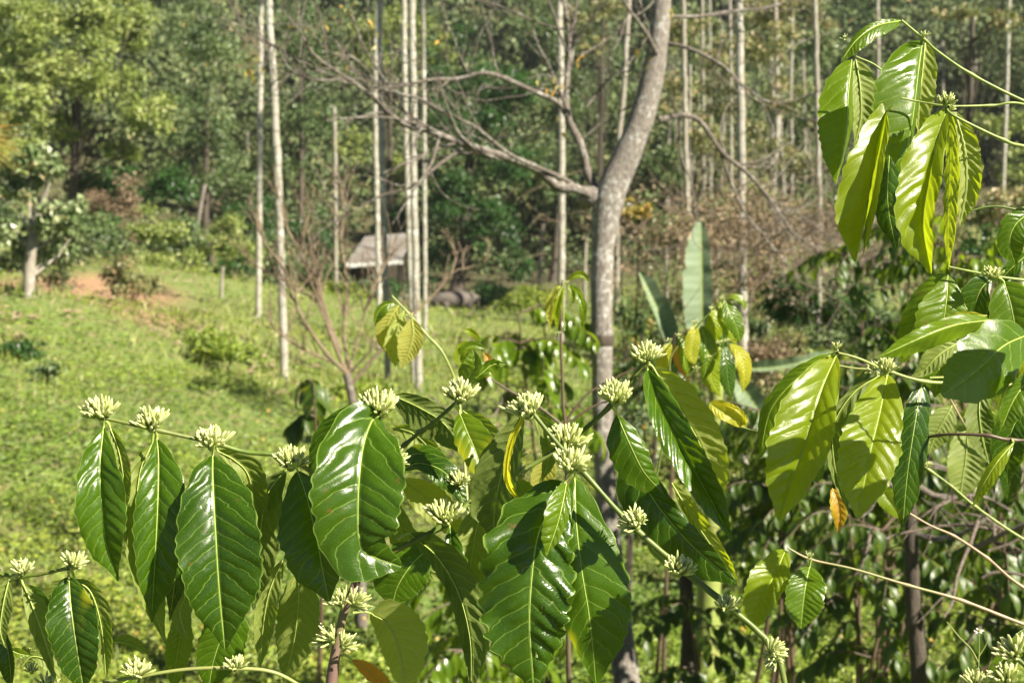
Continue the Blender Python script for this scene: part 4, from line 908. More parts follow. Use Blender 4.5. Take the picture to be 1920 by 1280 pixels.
# ---- the flowering coffee plant in the middle, with its upright stem and three side branches
f0 = foot(600, 2400, 1.72)
A = empty('coffee_plant', f0, 'coffee plant with upright purplish stem and the long budding branch reaching left', 'coffee plant')
mb = MB(); q = spline([f0-[0, 0, .05], P(590,1600,1.72), P(620,1290,1.72), P(640,1165,1.72), P(652,1130,1.72), P(672,1080,1.73), P(690,1010,1.76)], 60)
R = np.linspace(.0095, .0050, 60); R[44:46] *= 1.25; R[51:53] *= 1.3; tube(mb, q, R, 12); mb.build('upright_stem', M['stem_purple'], A)
stem(A, [(680,1062,1.76),(640,985,1.80),(600,900,1.78),(530,856,1.72),(460,847,1.71),(400,830,1.70),(290,805,1.68),(190,782,1.67)], 3.6, 2.2, nodes=[(530,856),(400,830),(290,805),(190,784)], name='side_branch')
stem(A, [(684,1060,1.76),(712,1045,1.74),(745,1030,1.73),(830,985,1.74),(900,925,1.76),(960,893,1.77),(1060,832,1.78),(1145,760,1.77),(1208,680,1.76)], 4.0, 2.6, nodes=[(835,983),(960,893),(1065,830),(1145,760)], name='side_branch')
stem(A, [(690,1010,1.77),(705,930,1.83),(735,860,1.84),(775,820,1.83),(815,790,1.81),(858,752,1.80)], 3.2, 2.4, nodes=[(758,835)], name='side_branch')
# buds of the left branch
for a in [(185,763,1.66,62,44,(-.1,1)),(281,783,1.66,66,46,(-.05,1)),(395,817,1.68,66,46,(0,1)),(545,856,1.70,66,46,(.05,1)),(710,752,1.68,70,54,(.1,1)),(745,853,1.72,46,30,(.5,.9)),
          (863,731,1.78,62,44,(.05,1)),(985,755,1.66,72,46,(-.25,1)),(1062,815,1.70,76,52,(.1,1)),(1072,860,1.66,70,48,(.1,1)),(1155,732,1.74,70,50,(0,1)),(1212,659,1.74,60,44,(0,1)),
          (965,882,1.74,50,30,(0,1)),(835,957,1.70,68,48,(0,1)),(862,897,1.80,40,22,(0,1)),(970,845,1.84,36,14,(.3,1)),
          (632,1122,1.70,46,18,(-.5,1)),(674,1124,1.69,50,20,(.8,.8)),(612,1191,1.70,50,20,(-.8,.9)),(652,1203,1.69,42,16,(.8,.7)),(655,1055,1.72,50,16,(-.7,.8)),(695,1055,1.71,52,18,(.8,.6))]:
    if a[0] in (985, 1072): continue
    buds(A, a[0], a[1], a[2], a[3], a[4], a[5], ln=1.05 if a[4] > 25 else 1.2)
LF = [ # mid, wa, wb, D0, D1, options
 ([(194,800),(187,881),(193,972),(199,1020),(222,1090)], 50, 45, 1.66, 1.64, dict(base=(192,785), za=-.35, zb=-.35, peak=.5)),
 ([(206,800),(222,840),(233,900),(236,965)], 20, 14, 1.73, 1.75, dict(face=-1, base=(197,787), m='leaf_mid')),
 ([(294,822),(297,860),(296,927),(292,1017),(288,1090),(284,1168)], 44, 56, 1.67, 1.64, dict(base=(290,808), za=-.35, zb=-.2, peak=.45)),
 ([(285,832),(262,880),(254,960),(266,1050),(285,1130),(312,1212)], 28, 40, 1.78, 1.80, dict(face=-1, base=(288,808), za=-.3, zb=.2, m='leaf_mid')),
 ([(300,860),(320,960),(330,1060),(318,1165)], 30, 30, 1.76, 1.78, dict(base=(292,808), zb=.4)),
 ([(399,853),(399,904),(405,1017),(411,1108),(422,1218)], 76, 86, 1.66, 1.62, dict(base=(400,834), za=-.38, zb=-.15, peak=.47, N=11, fat=.68, m='leaf_dark')),
 ([(408,845),(440,862),(466,890),(478,950),(472,1010)], 22, 30, 1.74, 1.78, dict(face=-1, base=(403,834), m='leaf_mid')),
 ([(558,882),(570,915),(583,963),(597,1026),(606,1075),(618,1128)], 72, 50, 1.67, 1.64, dict(base=(548,868), za=-.38, zb=-.3, peak=.52, fat=.66, N=9)),
 ([(536,881),(504,925),(491,990),(484,1063),(474,1144)], 34, 36, 1.76, 1.80, dict(face=-1, base=(545,866), za=.3, zb=-.1)),
 ([(560,1075),(560,1130),(552,1200),(531,1284)], 40, 42, 1.86, 1.90, dict(face=-1, za=-.2, zb=-.2, m='leaf_mid', peak=.4)),
 ([(530,1050),(506,1108),(494,1176),(487,1256)], 20, 22, 1.84, 1.86, dict(face=-1, za=-.3, m='leaf_mid')),
 ([(712,778),(697,790),(681,836),(673,904),(671,972),(674,1010),(688,1038),(753,1062)], 88, 84, 1.66, 1.60, dict(base=(712,772), za=-.40, zb=-.25, arc=.17, peak=.43, fat=.5, N=9, quilt=1.3)),
 ([(690,760),(640,785),(603,835),(585,930)], 22, 26, 1.76, 1.80, dict(base=(706,768), zb=.3)),
 ([(740,742),(790,765),(835,795),(868,850)], 44, 22, 1.87, 1.86, dict(face=-1, base=(720,755), m='leaf_dark', za=.25, zb=-.1, fat=.6)),
 ([(862,775),(877,812),(895,855),(908,905)], 30, 38, 1.78, 1.74, dict(base=(858,757), za=-.3, zb=-.1, m='leaf_mid', N=8, fat=.65)),
 ([(868,770),(900,795),(930,840),(950,900)], 14, 20, 1.84, 1.86, dict(face=-1, m='leaf_mid')),
 # curled bright pair above the tip
 ([(867,725),(880,705),(890,685),(886,650)], 14, 26, 1.80, 1.78, dict(za=-.4, zb=-.2, m='leaf_mid', quilt=1.4, N=6, base=(862,742))),
 ([(880,718),(905,698),(925,683),(952,684)], 12, 12, 1.80, 1.80, dict(za=.3, zb=-.4, m='leaf_mid', quilt=1.8, wave=3, N=6, base=(862,742))),
 # mass of leaves behind and right of the big glossy leaf
 ([(752,880),(790,868),(840,890),(880,960)], 18, 22, 1.83, 1.80, dict(m='leaf_dark', zb=.3, base=(745,870))),
 ([(750,860),(790,850),(830,880),(872,940)], 30, 22, 1.90, 1.88, dict(m='leaf_dark', zb=.3)),
 ([(735,800),(775,812),(812,848),(850,900)], 30, 16, 1.94, 1.92, dict(face=-1, m='leaf_mid')),
 ([(748,900),(790,925),(835,965),(870,1020)], 34, 30, 1.90, 1.90, dict(face=-1, m='leaf_young', za=-.2)),
 ([(740,940),(760,1010),(800,1060),(850,1090)], 30, 26, 1.94, 1.94, dict(face=-1, m='leaf_mid', za=-.1)),
 # leaf folded in front of the left half, below the tip bud of the front branch
 ([(768,1000),(820,1040),(862,1110),(884,1200),(884,1300)], 24, 40, 1.74, 1.70, dict(face=-1, m='leaf_dark', za=.2, zb=-.3, fat=.65, base=(745,1012))),
 ([(800,1030),(770,1060),(745,1100),(735,1138)], 58, 44, 1.82, 1.82, dict(face=1, m='leaf_dark', za=.3, zb=.3, fat=.6)),
 ([(695,1149),(726,1168),(749,1221),(757,1300)], 34, 58, 1.70, 1.68, dict(face=-1, m='leaf_young', za=.9, zb=-.35, base=(662,1148), peak=.4, fat=.7)),
 ([(660,1236),(684,1252),(708,1272),(745,1310)], 14, 16, 1.73, 1.72, dict(m='leaf_orange', base=(640,1226), quilt=.6)),
 ([(843,985),(850,1050),(862,1110),(872,1180)], 20, 26, 1.86, 1.86, dict(m='leaf_dark', base=(838,985))),
 ([(905,945),(890,1010),(880,1090),(885,1150)], 40, 40, 1.88, 1.86, dict(m='leaf_mid', face=-1, base=(905,930))),
 ([(968,895),(985,930),(1010,990),(1020,1040)], 26, 30, 1.84, 1.84, dict(m='leaf_mid', base=(962,896))),
 ([(1030,840),(1025,870),(1015,900),(1010,950)], 22, 22, 1.88, 1.88, dict(m='leaf_yellow', face=-1)),
 # right end of the long diagonal branch
 ([(1214,692),(1238,759),(1280,842),(1327,925),(1374,1014)], 33, 36, 1.74, 1.68, dict(base=(1208,682), za=-.45, zb=-.3, N=10, fat=.62, quilt=1.1)),
 ([(1224,688),(1276,765),(1322,852),(1352,960)], 24, 46, 1.79, 1.80, dict(face=-1, m='leaf_young', za=.1, zb=-.3, base=(1210,682), fat=.62)),
 ([(1157,778),(1180,830),(1208,885),(1245,925)], 46, 26, 1.76, 1.76, dict(base=(1147,762), za=.3, zb=.25, m='leaf_dark', N=8, holes=[(.9,.75,.04)])),
 ([(1185,830),(1215,920),(1290,1015),(1384,1096)], 62, 30, 1.80, 1.78, dict(za=.2, zb=-.1, m='leaf_dark', fat=.6)),
 ([(1260,905),(1300,970),(1340,1030),(1388,1098)], 12, 20, 1.83, 1.82, dict(face=-1, za=-.1, zb=-.3, m='leaf_young', fat=.6)),
 ([(440,1120),(420,1180),(400,1240),(390,1300)], 40, 50, 1.82, 1.84, dict(m='leaf_dark', zb=.3)),
 ([(350,1090),(346,1120),(338,1150),(352,1200)], 22, 22, 1.80, 1.80, dict(face=-1, m='leaf_mid')),
 ([(345,1130),(338,1190),(330,1240),(325,1300)], 24, 26, 1.84, 1.86, dict(m='leaf_mid')),
]
for mid, wa, wb, D0, D1, o in LF: leaf(A, mid, wa, wb, D0, D1, **o)

# ---- the front diagonal branch, falling to the bottom right
f1 = foot(1560, 2400, 1.62)
B = empty('coffee_branch', f1, 'long budding branch slanting from the centre down to the bottom right', 'coffee branch', 'flowering coffee branches')
stem(B, [(1560,2400,1.60),(1540,1700,1.60),(1475,1300,1.60),(1445,1210,1.61),(1370,1140,1.62),(1290,1075,1.63),(1185,985,1.64),(1100,892,1.65),(1040,825,1.66),(992,765,1.67)], 4.5, 2.5, 'stem_green', nodes=[(1445,1215),(1365,1137),(1285,1070),(1185,985),(1080,868)])
for a in [(985,757,1.65,74,48,(-.25,1)),(1072,858,1.62,72,48,(.1,1)),(1180,975,1.62,60,34,(-.6,.6)),(1200,965,1.63,40,16,(.7,.5)),(1276,1057,1.61,62,36,(.2,1)),(1362,1127,1.60,50,26,(0,1)),(1440,1238,1.59,44,18,(-.9,-.2)),(1460,1215,1.58,52,28,(.7,.6))]:
    buds(B, *a)
LB = [
 ([(982,772),(972,800),(945,880),(930,950),(926,1010)], 56, 30, 1.70, 1.70, dict(base=(990,764), face=-1, m='leaf_dark', za=.3, zb=-.8, fat=.6, peak=.6)),
 ([(985,775),(958,830),(952,900),(985,955)], 7, 7, 1.665, 1.66, dict(face=1, m='leaf_yellow', quilt=.2, fat=.5, base=(990,765))),
 ([(1000,770),(1020,800),(1030,850),(1015,905)], 16, 18, 1.80, 1.82, dict(face=-1, m='leaf_mid', base=(992,766))),
 ([(1060,903),(1031,954),(1008,1008),(997,1085),(993,1176),(1002,1292)], 98, 76, 1.63, 1.58, dict(base=(1083,874), za=.12, zb=.12, fat=.55, quilt=2.2, wave=2.4, N=10, peak=.5, holes=[(.35,.62,.012),(.55,.60,.007),(.2,.84,.016)])),
 ([(1062,905),(1056,940),(1045,985),(1024,1042)], 30, 16, 1.60, 1.57, dict(za=-.6, zb=.2, m='leaf_mid', quilt=2., N=6, fat=.6)),
 ([(1078,890),(1080,972),(1090,1063),(1106,1163),(1118,1284)], 50, 82, 1.68, 1.66, dict(base=(1086,876), za=.1, zb=.15, fat=.62, quilt=.7, peak=.55, m='leaf_dark')),
 ([(1212,1005),(1225,1030),(1245,1050),(1262,1078)], 8, 8, 1.7, 1.7, dict(face=-1, m='leaf_mid')),
]
for mid, wa, wb, D0, D1, o in LB: leaf(B, mid, wa, wb, D0, D1, **o)

# ---- bottom left branches
E = plant('budding branch entering at the lower left edge with dark shaded leaves', -60, 1085, 1.60)
stem(E, [(-90,1060,1.60),(0,1076,1.60),(60,1078,1.60),(130,1064,1.59)], 2.6, 2.0, nodes=[(40,1077),(128,1065)])
for a in [(42,1060,1.58,46,24,(.1,1)),(142,1048,1.57,50,28,(.4,1)),(62,1214,1.70,20,8,(.2,1)),(58,1250,1.62,30,16,(0,1)),(88,1276,1.60,48,22,(0,1))]: buds(E, *a)
for mid, wa, wb, D0, D1, o in [
 ([(129,1080),(132,1131),(141,1199),(158,1300)], 50, 46, 1.58, 1.56, dict(base=(128,1066), za=-.35, zb=-.3, fat=.62)),
 ([(140,1085),(172,1110),(192,1176),(200,1275)], 22, 20, 1.66, 1.68, dict(face=-1, base=(133,1067), m='leaf_mid', za=-.2)),
 ([(122,1085),(105,1105),(95,1130),(92,1160)], 16, 12, 1.66, 1.68, dict(face=-1, m='leaf_mid')),
 ([(42,1092),(58,1130),(80,1190),(112,1290)], 18, 30, 1.60, 1.60, dict(base=(38,1078), face=-1, za=-.2, zb=.3, m='leaf_mid')),
 ([(48,1095),(70,1120),(84,1160),(86,1205)], 10, 18, 1.66, 1.68, dict(m='leaf_dark')),
 ([(18,1085),(8,1130),(2,1180),(12,1215)], 28, 16, 1.58, 1.58, dict(base=(36,1078), face=-1, za=-.1, m='leaf_mid')),
 ([(0,1170),(10,1200),(18,1240),(22,1295)], 24, 10, 1.64, 1.64, dict(m='leaf_dark')),
 ([(16,1215),(28,1222),(40,1226),(58,1229)], 8, 10, 1.66, 1.66, dict(m='leaf_mid', N=6)),
 ([(210,1202),(235,1204),(255,1212),(280,1228)], 6, 16, 1.72, 1.72, dict(face=-1, m='leaf_mid', N=7)),
 ([(40,1250),(60,1230),(90,1240),(110,1290)], 16, 30, 1.70, 1.70, dict(face=-1, m='leaf_mid')),]: leaf(E, mid, wa, wb, D0, D1, **o)
G_ = plant('thin budding branch running along the bottom left edge of the photo', 60, 1330, 1.55)
stem(G_, [(60,1330,1.55),(170,1286,1.55),(260,1268,1.54),(350,1254,1.54),(440,1252,1.54),(520,1262,1.55),(600,1310,1.57)], 1.8, 2.2, 'stem_olive', nodes=[(258,1268),(440,1253)])
for a in [(257,1250,1.52,54,30,(.1,1)),(440,1240,1.52,44,22,(0,1))]: buds(G_, *a)
leaf(G_, [(262,1262),(240,1275),(215,1290),(190,1330)], 12, 16, 1.58, 1.58, m='leaf_mid')

# ---- top right: hanging bright leaves
H = plant('top right branch with the cluster of long hanging sunlit leaves', 1990, 220, 1.75)
stem(H, [(2080,255,1.80),(1925,192,1.78),(1822,140,1.77),(1760,98,1.76),(1735,76,1.75),(1690,38,1.74)], 2.4, 1.4, 'stem_olive', nodes=[(1822,140),(1735,76)])
stem(H, [(2080,255,1.80),(1925,197,1.71),(1860,198,1.70),(1778,199,1.69),(1730,192,1.70),(1690,184,1.70)], 1.9, 1.1, 'stem_olive', nodes=[(1858,198),(1778,199)], name='side_stem')
stem(H, [(2080,300,1.72),(1925,275,1.69),(1880,262,1.68),(1790,218,1.68),(1772,200,1.69)], 2.4, 1.7, 'stem_olive', nodes=[(1882,262)], name='side_stem')
stem(H, [(1735,230,1.86),(1655,134,1.86),(1605,106,1.86)], 1.6, 1.1, 'stem_olive', name='side_stem')
for a in [(1733,62,1.74,22,9,(0,1)),(1774,183,1.67,38,28,(0,1)),(1787,205,1.69,28,14,(.7,.3)),(1582,68,1.85,16,6,(-.2,1))]: buds(H, *a)
for mid, wa, wb, D0, D1, o in [
 ([(1690,39),(1645,48),(1606,75),(1576,117)], 9, 22, 1.74, 1.70, dict(za=.3, zb=-.3, m='leaf_mid', fat=.6, N=12)),
 ([(1730,76),(1723,134),(1717,190),(1708,250),(1690,325)], 78, 6, 1.75, 1.70, dict(za=-.15, zb=.9, m='leaf_mid', fat=.55, N=9, quilt=.9, base=(1735,78))),
 ([(1734,80),(1728,140),(1722,200),(1722,262)], 4, 30, 1.80, 1.80, dict(face=-1, m='leaf_young', zb=-.3, fat=.5)),
 ([(1597,112),(1592,168),(1588,235),(1580,285),(1568,345)], 56, 8, 1.84, 1.80, dict(za=.1, zb=.8, m='leaf_mid', fat=.6, quilt=.7)),
 ([(1604,112),(1612,165),(1614,220),(1602,275)], 16, 34, 1.87, 1.87, dict(face=-1, m='leaf_mid', zb=-.2, fat=.55)),
 ([(1690,184),(1662,212),(1646,286),(1622,395),(1604,492)], 58, 8, 1.72, 1.66, dict(za=-.1, zb=-.8, m='leaf_young', fat=.6, quilt=.5, peak=.6)),
 ([(1662,215),(1648,286),(1630,395),(1618,478)], 3, 14, 1.70, 1.66, dict(face=-1, zb=-.5, m='leaf_young', fat=.5, N=12)),
 ([(1672,200),(1668,290),(1665,380),(1680,468)], 34, 34, 1.80, 1.80, dict(m='leaf_dark', za=.2, zb=.2, fat=.55)),
 ([(1776,204),(1757,262),(1742,330),(1730,420),(1746,514)], 56, 24, 1.68, 1.62, dict(base=(1777,200), za=-.3, zb=-.6, m='leaf_young', fat=.58, N=9, peak=.5, quilt=.65)),
 ([(1780,206),(1784,300),(1780,400),(1778,506)], 12, 16, 1.74, 1.74, dict(face=-1, m='leaf_young', za=.3, zb=-.5, fat=.5, N=11, holes=[(-.2,.26,.028)])),
 ([(1790,212),(1808,280),(1812,350),(1800,424)], 18, 30, 1.76, 1.77, dict(face=-1, m='leaf_young', zb=-.25, fat=.55, quilt=1.6)),
 ([(1702,280),(1700,340),(1690,400),(1680,468)], 20, 22, 1.84, 1.84, dict(m='leaf_mid', face=-1)),
 ]: leaf(H, mid, wa, wb, D0, D1, **o)

# ---- right edge, upper
J = plant('short branch at right edge with one bud cluster above dull green leaves', 1990, 540, 1.75)
stem(J, [(1990,535,1.76),(1920,525,1.75),(1862,517,1.74),(1778,500,1.74)], 2.0, 1.3, 'stem_olive', nodes=[(1862,517)])
buds(J, 1863, 509, 1.72, 38, 30, (0,1))
for mid, wa, wb, D0, D1, o in [
 ([(1772,514),(1738,560),(1712,615),(1690,680)], 28, 40, 1.80, 1.84, dict(m='leaf_mid', za=.2, fat=.55)),
 ([(1777,516),(1775,560),(1768,615),(1760,690)], 52, 46, 1.75, 1.74, dict(m='leaf_mid', za=-.1, zb=.1, fat=.62, peak=.55, N=8)),
 ([(1858,522),(1838,545),(1824,590),(1816,645)], 36, 26, 1.78, 1.80, dict(m='leaf_dark', face=1, base=(1862,518))),
 ([(1882,528),(1895,570),(1904,620),(1908,690)], 46, 50, 1.72, 1.72, dict(m='leaf_mid', base=(1864,518), za=-.1, fat=.6, N=8)),
 ([(1940,392),(1905,420),(1893,455),(1905,500)], 26, 34, 1.76, 1.76, dict(m='leaf_mid', za=.1, fat=.6)),
 ([(1935,470),(1905,495),(1885,515),(1870,540)], 14, 16, 1.80, 1.80, dict(m='leaf_dark')),
 ([(1765,640),(1762,680),(1758,715),(1752,745)], 36, 36, 1.84, 1.84, dict(m='leaf_mid', N=7))]: leaf(J, mid, wa, wb, D0, D1, **o)
stem(J, [(1990,420,1.78),(1900,392,1.78),(1850,388,1.78),(1795,405,1.78)], 1.8, 1.2, 'stem_green', name='side_stem')
K_ = plant('two broad greyish green leaves in front at the right edge, patched with sun', 1990, 640, 1.5)
stem(K_, [(2480,330,1.30),(2250,560,1.42),(2010,655,1.52),(1930,640,1.52),(1885,622,1.52),(1858,600,1.52)], 1.7, 1.2, 'stem_olive')  # stem extended out of view to carry the added shading leaves
for mid, wa, wb, D0, D1, o in [
 ([(1856,600),(1790,610),(1722,636),(1646,670)], 20, 26, 1.52, 1.46, dict(m='leaf_mid', za=.35, zb=.5, fat=.6, quilt=.4, N=9)),
 ([(1925,628),(1880,650),(1825,700),(1765,742)], 60, 62, 1.50, 1.42, dict(m='leaf_mid', za=.1, zb=.3, fat=.5, quilt=.7, N=7)),
 ([(1850,592),(1810,588),(1780,596),(1748,612)], 5, 9, 1.56, 1.54, dict(m='leaf_yellow', N=8)),
 ([(1955,690),(1925,715),(1898,755),(1876,808)], 20, 34, 1.46, 1.44, dict(m='leaf_mid', fat=.6)),
 ([(1800,640),(1760,665),(1730,695),(1708,705)], 22, 20, 1.62, 1.62, dict(m='leaf_mid', face=-1)),
 ([(2250,400),(2190,430),(2140,480),(2110,560)], 60, 50, 1.36, 1.33, dict(m='leaf_mid')),  # this and the next two: unseen leaves added to shade the broad pair
 ([(2380,300),(2340,360),(2300,430),(2280,520)], 60, 60, 1.32, 1.30, dict(m='leaf_mid')),
 ([(2200,520),(2150,560),(2110,610),(2090,680)], 40, 50, 1.42, 1.40, dict(m='leaf_mid')),
 ]: leaf(K_, mid, wa, wb, D0, D1, **o)

# ---- right, middle
I = plant('right branch carrying the bright glossy ribbed leaf and three dull neighbours', 1990, 730, 1.7)
stem(I, [(2010,725,1.74),(1900,722,1.73),(1850,716,1.72),(1742,716,1.70),(1665,695,1.69),(1610,672,1.68),(1570,661,1.68)], 2.7, 1.5, 'stem_olive', nodes=[(1736,716),(1665,695)])
stem(I, [(1850,708,1.76),(1780,707,1.75),(1742,708,1.72)], 1.5, 1.3, 'stem_olive', name='side_stem')
stem(I, [(1630,692,1.74),(1600,690,1.74),(1568,684,1.74)], 1.3, 1.1, 'stem_olive', name='side_stem')
for a in [(1570,646,1.66,24,11,(0,1)),(1662,683,1.66,40,26,(0,1)),(1632,690,1.70,26,14,(-.7,.6)),(1640,700,1.68,20,6,(0,-1))]: buds(I, *a, ln=1.1)
for mid, wa, wb, D0, D1, o in [
 ([(1568,666),(1541,729),(1509,835),(1483,909),(1461,978)], 68, 44, 1.67, 1.60, dict(m='leaf_young', za=-.35, zb=-.5, fat=.6, N=10, peak=.5, quilt=.7, base=(1570,662))),
 ([(1562,663),(1500,705),(1446,768),(1424,860)], 20, 42, 1.75, 1.78, dict(m='leaf_mid', za=.2, zb=.2, fat=.6, base=(1570,662))),
 ([(1664,701),(1650,774),(1630,860),(1608,972)], 62, 54, 1.66, 1.58, dict(m='leaf_young', za=-.4, zb=-.15, fat=.58, N=10, peak=.5, quilt=1.3, base=(1665,694))),
 ([(1652,702),(1598,738),(1562,800),(1566,880),(1592,964)], 14, 32, 1.74, 1.76, dict(m='leaf_dark', face=-1, base=(1662,696))),
 ([(1728,722),(1716,796),(1702,890),(1692,994)], 32, 30, 1.73, 1.72, dict(m='leaf_dark', za=.1, zb=.3, fat=.6, base=(1736,716))),
 ([(1560,915),(1570,940),(1574,970),(1570,998)], 16, 16, 1.82, 1.82, dict(m='leaf_orange', N=6)),
 ([(1540,860),(1536,880),(1534,895),(1532,905)], 10, 10, 1.80, 1.80, dict(m='leaf_mid', N=5)),
 ]: leaf(I, mid, wa, wb, D0, D1, **o)

# ---- right, lower
T = plant('brown woody twig crossing behind the lower right leaves', 1990, 830, 1.7, 'coffee_twig', 'twig', None)
for mid, wa, wb, D0, D1, o in [([(1935,560),(1915,620),(1890,690),(1870,770)], 40, 40, 1.80, 1.82, dict(m='leaf_mid', zb=.2)), ([(1925,760),(1900,800),(1888,850),(1890,910)], 34, 34, 1.86, 1.88, dict(m='leaf_dark')), ([(1840,730),(1835,770),(1842,820),(1855,870)], 28, 26, 1.92, 1.92, dict(m='leaf_dark', face=-1))]: leaf(J, mid, wa, wb, D0, D1, **o)
stem(T, [(2010,825,1.68),(1900,825,1.68),(1850,816,1.68),(1780,814,1.70),(1725,822,1.74),(1690,832,1.76)], 2.5, 1.5, 'stem_brown', nodes=[(1895,825),(1762,814),(1850,816)])
for mid, wa, wb, D0, D1, o in [
 ([(1900,830),(1870,865),(1845,905),(1822,952)], 10, 18, 1.66, 1.66, dict(m='leaf_young', za=.3, zb=-.2, base=(1895,825)))]: leaf(T, mid, wa, wb, D0, D1, **o)
Y = plant('yellow green stem with hanging leaves behind the brown woody twig', 1990, 1060, 2.6, 'coffee_branch')
stem(Y, [(2010,1060,2.6),(1915,1008,2.6),(1830,950,2.6),(1780,908,2.6),(1716,862,2.6)], 3.2, 1.8, 'stem_olive', nodes=[(1830,950),(1745,880)])
stem(Y, [(1850,860,2.6),(1830,830,2.6),(1805,790,2.6),(1780,745,2.6)], 2.6, 1.8, 'stem_tan', name='side_stem')
buds(Y, 1742, 868, 2.6, 20, 12); buds(Y, 1778, 742, 2.6, 16, 8)
for mid, wa, wb, D0, D1, o in [
 ([(1785,760),(1768,790),(1752,820),(1742,852)], 28, 28, 2.7, 2.7, dict(m='leaf_mid', face=-1)),
 ([(1815,795),(1812,840),(1806,890),(1800,938)], 34, 40, 2.62, 2.6, dict(m='leaf_mid', fat=.6, face=-1)),
 ([(1800,785),(1825,770),(1850,768),(1872,776)], 14, 14, 2.6, 2.6, dict(m='leaf_young')),
 ([(1870,840),(1890,870),(1895,900),(1888,940)], 22, 22, 2.64, 2.64, dict(m='leaf_dark')),
 ([(1860,790),(1885,800),(1905,830),(1912,880)], 20, 18, 2.7, 2.7, dict(m='leaf_mid')),
 ([(1845,800),(1855,850),(1858,890),(1850,930)], 26, 20, 2.72, 2.72, dict(m='leaf_dark', face=-1)),
 ([(1650,905),(1660,930),(1675,950),(1690,975)], 18, 20, 2.5, 2.5, dict(m='leaf_young'))]: leaf(Y, mid, wa, wb, D0, D1, **o)
Kb = plant('long thin twig at lower right ending in two small ribbed leaves', 1990, 1190, 2.1)
stem(Kb, [(2010,1200,2.1),(1915,1168,2.1),(1800,1124,2.1),(1700,1096,2.1),(1600,1066,2.1),(1520,1048,2.1),(1476,1026,2.1)], 3.0, 1.4, 'stem_tan', nodes=[(1520,1048),(1700,1096),(1800,1124)])
buds(Kb, 1518, 1038, 2.08, 18, 8)
leaf(Kb, [(1473,1030),(1456,1070),(1430,1120),(1402,1190)], 40, 30, 2.1, 2.06, m='leaf_young', quilt=1.8, N=11, fat=.6)
leaf(Kb, [(1518,1062),(1512,1090),(1506,1130),(1502,1178)], 36, 40, 2.08, 2.05, m='leaf_mid', quilt=1.8, N=11, fat=.55, base=(1520,1048))
Tw = plant('bare whitish twig slanting down across the lower right shadows', 1990, 1150, 2.3, 'bare_twig', 'twig', None)
stem(Tw, [(2010,1150,2.3),(1910,1095,2.3),(1850,1045,2.3),(1790,1005,2.3),(1745,985,2.3),(1702,960,2.3)], 3.2, 1.5, 'stem_tan', nodes=[(1850,1045),(1790,1005)])
Nn = plant('budding branch tip poking into the bottom right corner', 1990, 1300, 1.5)
stem(Nn, [(2000,1330,1.5),(1930,1255,1.5),(1895,1235,1.5),(1860,1290,1.5),(1800,1360,1.5)], 2.6, 2.0, 'stem_green')
for a in [(1896,1214,1.46,60,22,(-.4,.8)),(1880,1264,1.45,62,26,(-.4,.8)),(1826,1272,1.46,50,24,(-.2,1))]: buds(Nn, *a, ln=1.15)
leaf(Nn, [(1940,1170),(1905,1205),(1870,1250),(1830,1310)], 14, 26, 1.55, 1.55, m='leaf_mid')
# small daisy on a thin stalk
W1 = empty('wild_daisy', P(1835, 1300, 2.2), 'small white daisy weed with thin branched stalk at bottom right', 'wild flower')
mb = MB(); limb(mb, [(1830,1330,2.2),(1835,1240,2.2),(1836,1205,2.2),(1835,1185,2.2)], .0016, .0008, 14, 5); limb(mb, [(1834,1240,2.2),(1820,1215,2.2),(1800,1195,2.2),(1775,1165,2.2)], .0014, .001, 12, 5); limb(mb, [(1835,1230,2.2),(1850,1205,2.2),(1852,1190,2.2)], .001, .0007, 8, 5)
mb.build('stalk', M['stem_olive'], W1)
pm, nt_, b_, N_, L_ = mat('white petals'); b_.inputs['Base Color'].default_value = (.8, .8, .76, 1)
mb = MB(); c = P(1835, 1182, 2.2)
for k in range(6):
    a = k*1.047; d = np.array([math.cos(a), -.3, math.sin(a)*.5+.2]); leaflets(mb, (c+d*.005)[None], d[None], np.array([[0, -.6, 1.]]), .007, .004, np.array([.5]), .1)
mb.build('petals', pm, W1, smooth=False)
mb = MB(); tube(mb, [c-[0, 0, .002], c, c+[0, 0, .003]], [.001, .0028, .0015], 8); mb.build('flower_eye', M['f_gold'], W1)

# ---- middle distance coffee sprigs
Pm = plant('sprig of backlit yellow green leaves left of centre, out of focus', 840, 680, 2.9, 'coffee_sprig', 'coffee sprig')
stem(Pm, [(880,1000,2.8),(862,760,2.9),(835,670,2.9),(800,628,2.9),(770,592,2.9),(735,555,2.9)], 3.2, 2.2, 'stem_olive', nodes=[(770,592),(812,640)])
buds(Pm, 770, 590, 2.88, 16, 12, (0,1))
for mid, wa, wb, D0, D1, o in [
 ([(742,568),(722,572),(708,588),(702,612)], 6, 12, 2.9, 2.9, dict(m='leaf_mid')),
 ([(748,572),(730,600),(722,635),(732,665)], 16, 16, 2.95, 2.95, dict(m='leaf_yellow', face=-1, quilt=1.5)),
 ([(758,582),(745,615),(735,650),(746,695)], 12, 16, 2.92, 2.9, dict(m='leaf_young', face=-1, quilt=1.5)),
 ([(772,596),(775,625),(768,655),(752,690)], 22, 16, 2.88, 2.86, dict(m='leaf_yellow', face=-1, quilt=1.6, N=12)),
 ([(868,690),(862,670),(870,650),(888,640)], 8, 10, 2.8, 2.8, dict(m='leaf_young')),
 ([(858,680),(872,655),(892,648),(912,656)], 5, 8, 2.8, 2.8, dict(m='leaf_mid')),
 ([(900,640),(890,628),(880,620),(868,622)], 5, 5, 2.85, 2.8, dict(m='leaf_young')),
 ([(905,660),(915,672),(918,690),(912,712)], 7, 7, 2.8, 2.8, dict(m='leaf_orange'))]: leaf(Pm, mid, wa*1.25, wb*1.25, D0, D1, **o)
